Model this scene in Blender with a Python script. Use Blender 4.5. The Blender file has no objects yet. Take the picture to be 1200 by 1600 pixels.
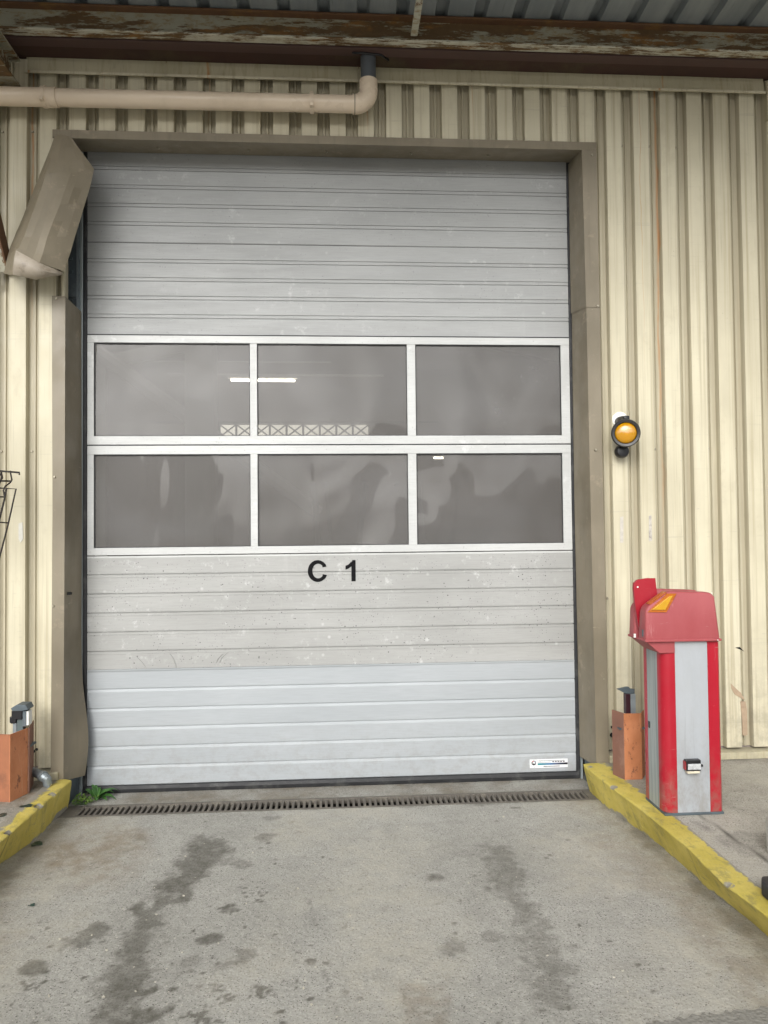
import bpy, bmesh, math, random
import numpy as np
from mathutils import Vector, Matrix, noise as mnoise
random.seed(7); rng = np.random.default_rng(7)
SC = bpy.context.scene
COL = SC.collection

# ------------------------------------------------------------------ camera
FPX = 1150.0
CAM = np.array([0.0197, -4.8714, 1.6135])
ANG = (0.06307, 0.02657, -0.01008)
def basis(yaw, pitch, roll):
    cy, sy, cp, sp, cr, sr = math.cos(yaw), math.sin(yaw), math.cos(pitch), math.sin(pitch), math.cos(roll), math.sin(roll)
    f = np.array([sy*cp, cy*cp, sp]); r0 = np.array([cy, -sy, 0.0]); u0 = np.cross(r0, f)
    return cr*r0 + sr*u0, -sr*r0 + cr*u0, f
CR, CU, CF = basis(*ANG)
cd = bpy.data.cameras.new('camera'); cam = bpy.data.objects.new('camera', cd); COL.objects.link(cam)
cd.sensor_fit = 'VERTICAL'; cd.sensor_height = 36.0; cd.lens = FPX/1600*36.0
cd.clip_start = 0.05; cd.clip_end = 1000
M = Matrix(((CR[0], CU[0], -CF[0], CAM[0]), (CR[1], CU[1], -CF[1], CAM[1]), (CR[2], CU[2], -CF[2], CAM[2]), (0, 0, 0, 1)))
cam.matrix_world = M
SC.camera = cam
def P(px, py, axis, val):
    """measurement helper: a photo reading taken on a real plane (axis = constant) gives a point in metres"""
    d = CF + CR*(px-600)/FPX + CU*(800-py)/FPX
    a = 'xyz'.index(axis); t = (val - CAM[a])/d[a]
    return CAM + t*d

# ------------------------------------------------------------------ light
SUN_EL, SUN_AZ = math.radians(31), math.radians(198)      # azimuth of the light, from behind the viewer
w = bpy.data.worlds.new('World'); SC.world = w; w.use_nodes = True
nt = w.node_tree; nt.nodes.clear()
sky = nt.nodes.new('ShaderNodeTexSky'); sky.sky_type = 'NISHITA'; sky.sun_disc = False
sky.sun_elevation = SUN_EL; sky.sun_rotation = SUN_AZ; sky.air_density = 1.0; sky.dust_density = 4.0
hs = nt.nodes.new('ShaderNodeHueSaturation'); hs.inputs['Saturation'].default_value = 0.12
bg = nt.nodes.new('ShaderNodeBackground'); bg.inputs['Strength'].default_value = 0.15
wo = nt.nodes.new('ShaderNodeOutputWorld')
nt.links.new(sky.outputs[0], hs.inputs['Color']); nt.links.new(hs.outputs[0], bg.inputs[0]); nt.links.new(bg.outputs[0], wo.inputs[0])
sl = bpy.data.lights.new('sun', 'SUN'); sl.energy = 0.5; sl.angle = math.radians(30); sl.color = (1, 0.965, 0.91)
so = bpy.data.objects.new('sun', sl); COL.objects.link(so)
# light comes from azimuth behind the camera (-y), a little from the left
sdir = Vector((math.sin(SUN_AZ)*math.cos(SUN_EL), math.cos(SUN_AZ)*math.cos(SUN_EL), math.sin(SUN_EL)))
so.rotation_euler = sdir.to_track_quat('Z', 'Y').to_euler()
SC.view_settings.view_transform = 'Standard'; SC.view_settings.look = 'None'
SC.view_settings.exposure = 0.62; SC.view_settings.gamma = 1.0

# ------------------------------------------------------------------ materials
def srgb(r, g, b):
    f = lambda c: (c/255/12.92) if c/255 <= 0.04045 else ((c/255+0.055)/1.055)**2.4
    return (f(r), f(g), f(b), 1)
class NB:
    """small node builder"""
    def __init__(s, name):
        s.m = bpy.data.materials.new(name); s.m.use_nodes = True; s.t = s.m.node_tree; s.t.nodes.clear()
        s.out = s.t.nodes.new('ShaderNodeOutputMaterial'); s.b = s.t.nodes.new('ShaderNodeBsdfPrincipled')
        s.t.links.new(s.b.outputs[0], s.out.inputs[0])
        s.pos = s.t.nodes.new('ShaderNodeNewGeometry').outputs['Position']
    def n(s, typ, **kw):
        x = s.t.nodes.new(typ)
        for k, v in kw.items(): setattr(x, k, v)
        return x
    def link(s, a, b): s.t.links.new(a, b)
    def mapped(s, scale, loc=(0, 0, 0)):
        mp = s.n('ShaderNodeMapping'); mp.inputs['Scale'].default_value = scale; mp.inputs['Location'].default_value = loc
        s.link(s.pos, mp.inputs[0]); return mp.outputs[0]
    def noise(s, scale, detail=4, rough=0.55, loc=(0, 0, 0), dist=0.0):
        if not isinstance(scale, tuple): scale = (scale,)*3
        x = s.n('ShaderNodeTexNoise'); x.inputs['Scale'].default_value = 1; x.inputs['Detail'].default_value = detail
        x.inputs['Roughness'].default_value = rough; x.inputs['Distortion'].default_value = dist
        s.link(s.mapped(scale, loc), x.inputs['Vector']); return x.outputs['Fac']
    def voro(s, scale, rnd=1.0, feature='F1', out='Distance', loc=(0, 0, 0)):
        if not isinstance(scale, tuple): scale = (scale,)*3
        x = s.n('ShaderNodeTexVoronoi', feature=feature); x.inputs['Scale'].default_value = 1; x.inputs['Randomness'].default_value = rnd
        s.link(s.mapped(scale, loc), x.inputs['Vector']); return x.outputs[out]
    def ramp(s, v, a, b, va=0.0, vb=1.0):
        x = s.n('ShaderNodeMapRange', interpolation_type='SMOOTHSTEP'); s.link(v, x.inputs[0])
        for i, q in ((1, a), (2, b), (3, va), (4, vb)): x.inputs[i].default_value = q
        return x.outputs[0]
    def math(s, op, a, b=None):
        x = s.n('ShaderNodeMath', operation=op)
        for i, q in enumerate((a, b)):
            if q is None: continue
            if isinstance(q, (int, float)): x.inputs[i].default_value = q
            else: s.link(q, x.inputs[i])
        return x.outputs[0]
    def mix(s, f, a, b, mode='MIX'):
        x = s.n('ShaderNodeMix', data_type='RGBA', blend_type=mode)
        for i, q in ((0, f), (6, a), (7, b)):
            if isinstance(q, (int, float)): x.inputs[i].default_value = q
            elif isinstance(q, tuple): x.inputs[i].default_value = q
            else: s.link(q, x.inputs[i])
        return x.outputs[2]
    def attr(s, name):
        x = s.n('ShaderNodeAttribute'); x.attribute_name = name; return x.outputs['Fac']
    def sep(s):
        x = s.n('ShaderNodeSeparateXYZ'); s.link(s.pos, x.inputs[0]); return x.outputs
    def color(s, c):
        if isinstance(c, tuple): s.b.inputs['Base Color'].default_value = c
        else: s.link(c, s.b.inputs['Base Color'])
    def rough(s, r):
        if isinstance(r, (int, float)): s.b.inputs['Roughness'].default_value = r
        else: s.link(r, s.b.inputs['Roughness'])
    def metal(s, v): s.b.inputs['Metallic'].default_value = v
    def bump(s, h, strength=0.3, dist=0.01, prev=None):
        x = s.n('ShaderNodeBump'); x.inputs['Strength'].default_value = strength; x.inputs['Distance'].default_value = dist
        s.link(h, x.inputs['Height'])
        if prev is not None: s.link(prev, x.inputs['Normal'])
        s.link(x.outputs[0], s.b.inputs['Normal']); return x.outputs[0]
    def done(s): return s.m
def C(r, g, b): return (r, g, b, 1)
def simple(name, c, rough=0.5, metal=0.0, var=0.15, scale=12, bump=0.0, dirt=None, dirtamt=0.4, fine=150):
    k = NB(name); n1 = k.noise(scale, 5)
    c2 = tuple(min(1, x*(1-var)) for x in c[:3])+(1,); c3 = tuple(min(1, x*(1+var)) for x in c[:3])+(1,)
    col = k.mix(n1, c2, c3)
    if dirt: col = k.mix(k.ramp(k.noise(scale*0.45, 8, 0.65, (3, 1, 7)), 0.5, 0.68, 0, dirtamt), col, dirt)
    k.color(col); k.rough(k.ramp(n1, 0.3, 0.7, max(0.02, rough-0.07), min(1, rough+0.07))); k.metal(metal)
    if bump: k.bump(k.noise(fine, 3), bump, 0.004)
    return k.done()

YW_ = -0.24
def cream_mat(name, base, old, streak=1.0, rust_runs=()):
    k = NB(name)
    col = k.mix(k.ramp(k.noise((2.2, 2.2, 1.1), 5), 0.3, 0.7), base, old)
    # vertical weather streaks
    st = k.ramp(k.noise((34, 34, 0.55), 5, 0.6), 0.46, 0.72, 0, 0.48*streak)
    col = k.mix(st, col, C(0.30, 0.245, 0.14))
    st2 = k.ramp(k.noise((90, 90, 1.8), 3, 0.6, (5, 2, 1)), 0.58, 0.75, 0, 0.35*streak)
    col = k.mix(st2, col, C(0.27, 0.24, 0.17))
    # scuffs and fly specks
    sp = k.ramp(k.voro((26, 26, 17)), 0.02, 0.075, 1, 0); spm = k.ramp(k.noise(3.1, 4, 0.6, (9, 9, 2)), 0.5, 0.62)
    col = k.mix(k.math('MULTIPLY', k.math('MULTIPLY', sp, spm), 0.6), col, C(0.17, 0.14, 0.10))
    sc = k.ramp(k.noise((14, 14, 60), 4, 0.7, (1, 4, 2)), 0.66, 0.72, 0, 0.30)
    col = k.mix(sc, col, C(0.33, 0.31, 0.27))
    bl = k.ramp(k.noise((7, 7, 5), 7, 0.7, (11, 3, 2)), 0.56, 0.7, 0, 0.28)
    col = k.mix(bl, col, C(0.42, 0.37, 0.26))
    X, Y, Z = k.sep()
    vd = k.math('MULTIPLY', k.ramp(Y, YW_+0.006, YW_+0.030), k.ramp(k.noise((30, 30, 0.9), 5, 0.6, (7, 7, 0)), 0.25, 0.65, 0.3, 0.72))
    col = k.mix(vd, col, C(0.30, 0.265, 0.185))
    spl = k.math('MULTIPLY', k.ramp(Z, 0.15, 1.1, 1, 0), k.ramp(k.noise((11, 11, 9), 8, 0.75, (2, 5, 5)), 0.42, 0.62, 0.0, 0.55))
    col = k.mix(spl, col, C(0.30, 0.27, 0.20))
    hz = k.math('MULTIPLY', k.ramp(k.noise((1.2, 1.2, 60), 5, 0.7, (3, 3, 9)), 0.6, 0.66, 0, 0.30), k.ramp(k.noise(4, 2), 0.45, 0.6))
    col = k.mix(hz, col, C(0.36, 0.33, 0.26))
    for x0, wd, zt, zb, amt in rust_runs:
        wob = k.math('MULTIPLY', k.math('SUBTRACT', k.noise((0.1, 0.1, 2.2), 3, 0.5, (x0*7, 0, 0)), 0.5), 0.05)
        d = k.math('ABSOLUTE', k.math('SUBTRACT', k.math('ADD', X, wob), x0))
        core = k.ramp(d, wd*0.2, wd, 1, 0)
        fz = k.ramp(Z, zb, zb+(zt-zb)*0.7)
        br = k.ramp(k.noise((3, 3, 5), 3, 0.6, (x0, 2, 0)), 0.25, 0.6, 0.25, 1)
        f = k.math('MULTIPLY', k.math('MULTIPLY', core, fz), k.math('MULTIPLY', br, amt))
        col = k.mix(f, col, C(0.42, 0.18, 0.045))
    k.color(col); k.rough(k.ramp(k.noise(9, 5), 0.3, 0.7, 0.42, 0.62))
    nb = k.bump(k.noise((3, 3, 1.2), 2), 0.25, 0.02); k.bump(k.noise(120, 3), 0.08, 0.003, nb)
    return k.done()
def xr(px, py): return float(P(px, py, 'y', -0.26)[0])
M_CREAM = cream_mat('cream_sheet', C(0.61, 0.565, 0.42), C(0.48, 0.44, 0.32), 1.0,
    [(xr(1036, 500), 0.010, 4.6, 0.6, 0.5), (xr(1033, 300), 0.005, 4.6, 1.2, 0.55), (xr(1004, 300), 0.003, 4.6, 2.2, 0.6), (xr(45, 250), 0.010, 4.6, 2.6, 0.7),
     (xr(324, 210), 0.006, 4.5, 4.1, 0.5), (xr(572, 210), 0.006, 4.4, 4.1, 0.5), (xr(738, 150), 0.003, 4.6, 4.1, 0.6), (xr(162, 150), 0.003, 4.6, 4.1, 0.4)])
M_CREAMF = cream_mat('cream_flashing', C(0.50, 0.46, 0.32), C(0.42, 0.385, 0.26), 1.2,
    [(xr(1036, 120), 0.008, 4.9, 4.3, 0.8), (xr(324, 210), 0.012, 4.3, 3.9, 0.9)])
def brown_mat():
    k = NB('taupe_flashing')
    col = k.mix(k.ramp(k.noise((2.5, 2.5, 1.6), 5), 0.3, 0.7), C(0.165, 0.140, 0.096), C(0.235, 0.202, 0.145))
    col = k.mix(k.ramp(k.noise((22, 22, 0.8), 6, 0.7), 0.52, 0.72, 0, 0.4), col, C(0.14, 0.12, 0.085))
    col = k.mix(k.ramp(k.noise((9, 9, 40), 6, 0.75, (4, 4, 4)), 0.66, 0.7, 0, 0.45), col, C(0.42, 0.38, 0.30))
    col = k.mix(k.ramp(k.noise(7, 7, 0.7, (8, 4, 4)), 0.58, 0.68, 0, 0.35), col, C(0.36, 0.30, 0.22))
    k.color(col); k.rough(k.ramp(k.noise(8, 5), 0.3, 0.7, 0.4, 0.6))
    k.bump(k.noise((5, 5, 2.0), 3), 0.3, 0.02); return k.done()
M_TAUPE = brown_mat()
def rusty(name, paint, rust, cut, stretch=(3, 9, 9), seed=0):
    k = NB(name)
    r = k.noise(stretch, 12, 0.78, (seed, seed*2, 1)); f = k.ramp(r, cut-0.015, cut+0.02)
    rr = k.mix(k.noise((14, 20, 20), 6, 0.7, (seed, 0, 5)), rust, tuple(x*0.35 for x in rust[:3])+(1,))
    rr = k.mix(k.ramp(k.noise((5, 12, 12), 5, 0.6, (2, seed, 5)), 0.5, 0.7), rr, C(0.26, 0.13, 0.035))
    pp = k.mix(k.noise(9, 5), paint, tuple(x*0.7 for x in paint[:3])+(1,))
    pp = k.mix(k.ramp(k.noise((11, 30, 24), 8, 0.8, (seed+4, 1, 1)), 0.48, 0.62, 0, 0.75), pp, C(0.25, 0.17, 0.07))
    k.color(k.mix(f, rr, pp)); k.rough(0.8)
    k.bump(k.mix(f, k.noise(60, 4), C(0.9, 0.9, 0.9)), 0.6, 0.004)
    return k.done()
M_RUSTW = rusty('flaking_pale_paint', C(0.41, 0.395, 0.30), C(0.19, 0.115, 0.05), 0.495, (1.5, 13, 9), 0.4)
M_RUSTW2 = rusty('flaking_white_edge', C(0.60, 0.58, 0.47), C(0.19, 0.115, 0.05), 0.49, (4, 30, 30), 3)
M_RUSTV = rusty('flaking_pale_brace', C(0.55, 0.54, 0.44), C(0.17, 0.08, 0.03), 0.47, (9, 5, 4), 5)
M_BRACEB = simple('brown_rust', C(0.13, 0.065, 0.03), 0.8, 0, 0.4, 14, 0.5, C(0.22, 0.12, 0.03), 0.6)
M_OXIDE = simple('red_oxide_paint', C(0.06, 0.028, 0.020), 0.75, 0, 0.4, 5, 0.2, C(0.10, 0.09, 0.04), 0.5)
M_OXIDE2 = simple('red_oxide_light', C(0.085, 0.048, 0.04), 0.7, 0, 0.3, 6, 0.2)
def roof_mat():
    k = NB('galvanised_roof'); col = k.mix(k.ramp(k.noise((8, 1.2, 5), 5, 0.6), 0.3, 0.7), C(0.21, 0.235, 0.245), C(0.29, 0.315, 0.32))
    col = k.mix(k.ramp(k.noise((30, 2, 9), 5, 0.7, (2, 0, 0)), 0.58, 0.75, 0, 0.5), col, C(0.10, 0.10, 0.09))
    k.color(col); k.rough(0.6); k.metal(0.25); return k.done()
M_ROOF = roof_mat()

def panel_mat(name, a, b, speck, splotch, metal=0.08, roughv=0.56):
    k = NB(name)
    col = k.mix(k.ramp(k.noise((1.1, 1, 3.5), 4), 0.3, 0.7), a, b)
    col = k.mix(k.ramp(k.noise((7, 7, 160), 4, 0.6), 0.35, 0.75, 0, 0.35), col, tuple(x*0.8 for x in a[:3])+(1,))
    if splotch:
        s1 = k.math('MULTIPLY', k.ramp(k.noise(13, 7, 0.7, (3, 3, 3)), 0.55, 0.68), k.ramp(k.noise(1.9, 4, 0.5, (0, 5, 2)), 0.42, 0.62))
        col = k.mix(k.math('MULTIPLY', s1, splotch), col, C(0.62, 0.63, 0.62))
        s2 = k.ramp(k.voro(9, 1.0, loc=(2, 2, 2)), 0.03, 0.14, 1, 0)
        s2 = k.math('MULTIPLY', s2, k.ramp(k.noise(2.7, 3, 0.5, (7, 5, 2)), 0.47, 0.6))
        col = k.mix(k.math('MULTIPLY', s2, splotch*0.7), col, C(0.65, 0.66, 0.65))
        s3 = k.math('MULTIPLY', k.ramp(k.noise((20, 20, 1.2), 4, 0.6, (1, 8, 1)), 0.56, 0.7), k.ramp(k.noise((1.3, 1, .6), 2, 0.5, (5, 5, 1)), 0.5, 0.6))
        col = k.mix(k.math('MULTIPLY', s3, splotch*0.18), col, C(0.55, 0.56, 0.54))
    if speck:
        for sc_, th, ld in ((38, 0.22, 0), (70, 0.26, 4)):
            v = k.ramp(k.voro(sc_, 1.0, loc=(ld, 0, ld)), th*0.45, th, 1, 0)
            msk = k.ramp(k.noise((3.2, 3, 4.2), 5, 0.65, (ld, 9, 4)), 0.44, 0.58)
            rnd = k.ramp(k.noise(sc_*1.1, 1, 0.5, (ld, 3, 3)), 0.5, 0.56)
            col = k.mix(k.math('MULTIPLY', k.math('MULTIPLY', v, msk), k.math('MULTIPLY', rnd, speck)), col, C(0.08, 0.08, 0.08))
        col = k.mix(k.ramp(k.noise((22, 22, 26), 7, 0.75, (6, 6, 6)), 0.56, 0.72, 0, 0.5*speck), col, C(0.26, 0.26, 0.25))
    Z = k.sep()[2]; g = k.math('MULTIPLY', k.ramp(Z, -0.02, 0.5, 1, 0), k.ramp(k.noise((13, 13, 16), 9, 0.78, (2, 5, 8)), 0.44, 0.62, 0, 0.28)); col = k.mix(g, col, C(0.22, 0.20, 0.17))
    k.color(col); k.metal(metal); k.rough(k.ramp(k.noise((3, 3, 30), 4), 0.3, 0.7, roughv-0.06, roughv+0.08))
    nb = k.bump(k.noise((6, 6, 90), 3), 0.10, 0.003); k.bump(k.noise(2.0, 2, 0.5, (1, 1, 1)), 0.15, 0.02, nb)
    return k.done()
M_PANEL = panel_mat('old_silver_panel', C(0.34, 0.348, 0.345), C(0.395, 0.403, 0.40), 0.3, 0.38)
M_PANELD = panel_mat('dirty_silver_panel', C(0.335, 0.337, 0.325), C(0.40, 0.402, 0.39), 1.0, 0.7)
M_PANELN = panel_mat('new_silver_panel', C(0.36, 0.385, 0.402), C(0.40, 0.425, 0.442), 0, 0)
M_ALU = panel_mat('aluminium_frame', C(0.49, 0.50, 0.49), C(0.57, 0.58, 0.57), 0.3, 0.8, 0.1, 0.5)
def pane_mat():
    k = NB('scratched_acrylic_pane')
    wav = k.noise((2.2, 2.2, 1.3), 1, 0.3, (3, 0, 4), 0.8)
    haze = k.mix(k.ramp(k.noise((2.0, 1, 2.2), 4, 0.5, (1, 1, 3), 0.8), 0.3, 0.72), C(0.142, 0.134, 0.126), C(0.176, 0.170, 0.166))
    haze = k.mix(k.ramp(k.noise(40, 6, 0.8, (4, 1, 1)), 0.6, 0.75, 0, 0.3), haze, C(0.3, 0.3, 0.3))
    sp = k.math('MULTIPLY', k.ramp(k.voro(55), 0.03, 0.12, 1, 0), k.ramp(k.noise(5, 3), 0.5, 0.6, 0, 0.5))
    haze = k.mix(sp, haze, C(0.4, 0.4, 0.4))
    k.color(haze); k.rough(0.45); k.b.inputs['Coat Weight'].default_value = 1.0; k.b.inputs['Coat Roughness'].default_value = 0.03; k.b.inputs['Coat IOR'].default_value = 1.45
    bp = k.n('ShaderNodeBump'); bp.inputs['Strength'].default_value = 1.0; bp.inputs['Distance'].default_value = 0.027; k.link(wav, bp.inputs['Height'])
    k.link(bp.outputs[0], k.b.inputs['Coat Normal'])
    tr = k.n('ShaderNodeBsdfTransparent'); tr.inputs[0].default_value = C(0.80, 0.79, 0.76)
    mx = k.n('ShaderNodeMixShader'); k.link(k.ramp(k.noise((1.2, 1, 2), 3, 0.5, (9, 1, 3)), 0.35, 0.65, 0.50, 0.40), mx.inputs[0])
    k.link(k.b.outputs[0], mx.inputs[1]); k.link(tr.outputs[0], mx.inputs[2]); k.link(mx.outputs[0], k.out.inputs[0])
    return k.done()
M_PANE = pane_mat()
M_BLACK = simple('black_rubber', C(0.018, 0.019, 0.021), 0.6, 0, 0.4, 20, 0.2, C(0.09, 0.09, 0.085), 0.5)
M_BLACKP = simple('black_plastic', C(0.012, 0.012, 0.014), 0.35, 0, 0.2, 20)
M_LETTER = simple('black_vinyl', C(0.006, 0.006, 0.007), 0.85, 0, 0.2, 20); M_LETTER.node_tree.nodes['Principled BSDF'].inputs['Specular IOR Level'].default_value = 0.2
M_GALV = simple('galvanised_steel', C(0.30, 0.34, 0.36), 0.45, 0.6, 0.25, 18, 0.1, C(0.16, 0.17, 0.17), 0.5)
M_DKSTEEL = simple('dark_blue_steel', C(0.10, 0.125, 0.14), 0.55, 0.4, 0.4, 15, 0.1, C(0.25, 0.27, 0.27), 0.4)
M_GUIDE = simple('guide_rail_edge', C(0.40, 0.45, 0.45), 0.4, 0.5, 0.12, 10)
M_PIPE = simple('cream_pvc', C(0.72, 0.60, 0.46), 0.33, 0, 0.06, 4, 0.03, C(0.45, 0.36, 0.25), 0.35)
M_PIPEG = simple('grey_pvc', C(0.085, 0.095, 0.105), 0.5, 0, 0.15, 8, 0, C(0.18, 0.18, 0.17), 0.3)
M_AMBER = None
def amber():
    k = NB('amber_lens'); k.color(C(0.58, 0.27, 0.003)); k.rough(0.2); k.b.inputs['Transmission Weight'].default_value = 0.15
    k.b.inputs['Coat Weight'].default_value = 1.0; k.b.inputs['Subsurface Weight'].default_value = 0.0
    k.b.inputs['Subsurface Radius'].default_value = (0.02, 0.008, 0.002)
    wv = k.n('ShaderNodeTexWave', wave_type='BANDS', bands_direction='X'); wv.inputs['Scale'].default_value = 60; k.link(k.pos, wv.inputs[0])
    k.bump(wv.outputs['Fac'], 0.25, 0.002); return k.done()
M_AMBER = amber()
def amber2():
    k = NB('amber_reflector'); n = k.noise(30, 2)
    k.color(k.mix(n, C(0.48, 0.24, 0.008), C(0.60, 0.33, 0.012))); k.rough(0.18); k.b.inputs['Coat Weight'].default_value = 1.0; return k.done()
M_REFL = amber2()
M_REFLF = simple('orange_reflector_rim', C(0.42, 0.12, 0.015), 0.25, 0, 0.2, 20)
M_WHITEP = simple('white_plastic', C(0.74, 0.74, 0.70), 0.45, 0, 0.08, 20)
def red_mat(name, c, c2, rough, fade):
    k = NB(name); col = k.mix(k.ramp(k.noise((4, 4, 1.6), 5, 0.6), 0.3, 0.7), c, c2)
    col = k.mix(k.ramp(k.noise((30, 30, 5), 5, 0.7, (2, 6, 1)), 0.6, 0.75, 0, fade), col, C(0.55, 0.28, 0.27))
    col = k.mix(k.ramp(k.noise((12, 12, 14), 7, 0.75, (2, 6, 7)), 0.62, 0.72, 0, 0.3), col, C(0.20, 0.10, 0.09))
    Z = k.sep()[2]; g = k.math('MULTIPLY', k.ramp(Z, 0.13, 0.55, 1, 0), k.ramp(k.noise((16, 16, 11), 8, 0.75, (1, 5, 5)), 0.38, 0.62, 0, 0.6)); col = k.mix(g, col, C(0.20, 0.13, 0.10))
    sc2 = k.math('MULTIPLY', k.ramp(k.noise((5, 5, 90), 5, 0.7, (6, 2, 2)), 0.64, 0.68, 0, 0.5), k.ramp(k.noise(6, 2), 0.45, 0.55)); col = k.mix(sc2, col, C(0.5, 0.36, 0.33))
    k.color(col); k.rough(k.ramp(k.noise(12, 5), 0.3, 0.7, rough-0.06, rough+0.08)); k.bump(k.noise(180, 2), 0.06, 0.002); return k.done()
M_RED = red_mat('red_paint', C(0.33, 0.0045, 0.017), C(0.38, 0.006, 0.020), 0.36, 0.18)
M_REDD = red_mat('red_arm_plate', C(0.33, 0.008, 0.020), C(0.28, 0.006, 0.017), 0.42, 0.15)
M_PINK = red_mat('sun_faded_red', C(0.30, 0.054, 0.060), C(0.36, 0.085, 0.09), 0.5, 0.35)
def grey_body():
    k = NB('grey_barrier_panel'); col = k.mix(k.ramp(k.noise((5, 5, 1.1), 5), 0.3, 0.7), C(0.33, 0.35, 0.37), C(0.38, 0.40, 0.42))
    col = k.mix(k.ramp(k.noise((60, 60, 1.8), 6, 0.7, (2, 4, 1)), 0.56, 0.66, 0, 0.30), col, C(0.25, 0.265, 0.265))
    col = k.mix(k.ramp(k.noise((18, 18, 9), 7, 0.75, (5, 6, 7)), 0.6, 0.7, 0, 0.3), col, C(0.3, 0.29, 0.26))
    Z = k.sep()[2]; g = k.math('MULTIPLY', k.ramp(Z, 0.13, 0.7, 1, 0.15), k.ramp(k.noise((14, 14, 7), 8, 0.75, (1, 5, 5)), 0.4, 0.65, 0, 0.55)); col = k.mix(g, col, C(0.22, 0.20, 0.165))
    k.color(col); k.rough(0.42); return k.done()
M_GREYB = grey_body()
def grey_side():
    k = NB('streaked_grey_side'); col = k.mix(k.ramp(k.noise((40, 70, 1.1), 6, 0.7), 0.35, 0.65), C(0.19, 0.22, 0.215), C(0.36, 0.39, 0.385))
    k.color(col); k.rough(0.5); return k.done()
M_GREYS = grey_side()
def orange_mat():
    k = NB('orange_paint_on_steel'); col = k.mix(k.ramp(k.noise(8, 6, 0.6), 0.3, 0.7), C(0.40, 0.145, 0.058), C(0.50, 0.20, 0.09))
    col = k.mix(k.ramp(k.noise((26, 26, 13), 8, 0.75, (1, 2, 2)), 0.56, 0.61, 0, 0.8), col, C(0.13, 0.05, 0.03))
    col = k.mix(k.ramp(k.noise((50, 50, 5), 4, 0.6, (4, 2, 2)), 0.58, 0.7, 0, 0.3), col, C(0.55, 0.38, 0.25))
    k.color(col); k.rough(0.7); k.bump(k.noise(50, 5), 0.3, 0.004); return k.done()
M_ORANGE = orange_mat()
M_OBROWN = simple('brown_side_plate', C(0.20, 0.095, 0.065), 0.75, 0, 0.3, 12, 0.3, C(0.33, 0.20, 0.15), 0.5)  # browner, darker colour for the side plates
M_YELLOW = None
def conc(name, base_a, base_b, kind='road'):
    k = NB(name)
    col = k.mix(k.ramp(k.noise(1.3, 6, 0.6, (2, 7, 0)), 0.3, 0.7), base_a, base_b)
    col = k.mix(k.ramp(k.noise(7, 8, 0.7, (5, 1, 0)), 0.35, 0.7, 0, 0.55), col, tuple(x*0.74 for x in base_a[:3])+(1,))
    col = k.mix(k.ramp(k.noise(28, 6, 0.7, (1, 1, 0)), 0.42, 0.7, 0, 0.4), col, tuple(min(1, x*1.22) for x in base_b[:3])+(1,))
    col = k.mix(k.ramp(k.noise(110, 5, 0.8), 0.35, 0.65, 0, 0.7), col, tuple(x*0.70 for x in base_a[:3])+(1,))
    # exposed aggregate, light and dark
    for sc_, th, msk, c_, amt, ld in ((30, 0.085, 0.60, C(0.46, 0.44, 0.38), 0.8, 0), (62, 0.20, 0.46, C(0.56, 0.54, 0.48), 0.9, 3), (46, 0.20, 0.49, C(0.05, 0.045, 0.038), 0.95, 6), (95, 0.28, 0.43, C(0.06, 0.055, 0.045), 0.95, 8)):
        v = k.ramp(k.voro((sc_, sc_*1.3, sc_), 1.0, loc=(ld, ld, 0)), th*0.6, th, 1, 0)
        rnd = k.ramp(k.noise(sc_*0.9, 1, 0.5, (ld+1, 3, 0)), msk, msk+0.05)
        col = k.mix(k.math('MULTIPLY', k.math('MULTIPLY', v, rnd), amt), col, c_)
    st = k.attr('stain')
    st = k.ramp(k.math('ADD', st, k.math('MULTIPLY', k.math('SUBTRACT', k.noise(34, 8, 0.8, (3, 8, 0)), 0.5), 0.85)), 0.10, 0.98)
    brk = k.ramp(k.noise(22, 6, 0.75, (3, 3, 0)), 0.25, 0.65, 0.6, 1.0)
    col = k.mix(k.math('MULTIPLY', st, brk), col, C(0.098, 0.092, 0.074))
    lt = k.attr('pale'); col = k.mix(k.math('MULTIPLY', lt, k.ramp(k.noise(14, 6, 0.7, (8, 3, 0)), 0.3, 0.7, 0.15, 0.9)), col, C(0.48, 0.45, 0.37))
    br = k.attr('brown'); col = k.mix(k.math('MULTIPLY', br, k.ramp(k.noise(9, 7, 0.7, (8, 9, 0)), 0.35, 0.65, 0.2, 1)), col, C(0.20, 0.155, 0.10))
    ck = k.attr('crack'); col = k.mix(ck, col, C(0.06, 0.055, 0.045))
    k.color(col); k.rough(k.ramp(k.noise(5, 4), 0.3, 0.7, 0.72, 0.9))
    nb = k.bump(k.noise(45, 8, 0.75), 0.7, 0.010); k.bump(k.voro(60), 0.3, 0.005, nb)
    return k.done()
M_CONC = conc('worn_concrete', C(0.37, 0.362, 0.325), C(0.47, 0.46, 0.42))
M_PAVE = conc('pavement_concrete', C(0.39, 0.372, 0.325), C(0.49, 0.465, 0.41))
def asphalt_mat():
    k = NB('asphalt'); col = k.mix(k.noise(60, 6, 0.7), C(0.16, 0.155, 0.135), C(0.28, 0.27, 0.24))
    col = k.mix(k.math('MULTIPLY', k.ramp(k.voro(70), 0.15, 0.3, 1, 0), 0.6), col, C(0.22, 0.21, 0.19))
    k.color(col); k.rough(0.9); k.bump(k.voro(80), 0.6, 0.006); return k.done()
M_ASPH = asphalt_mat()
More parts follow.
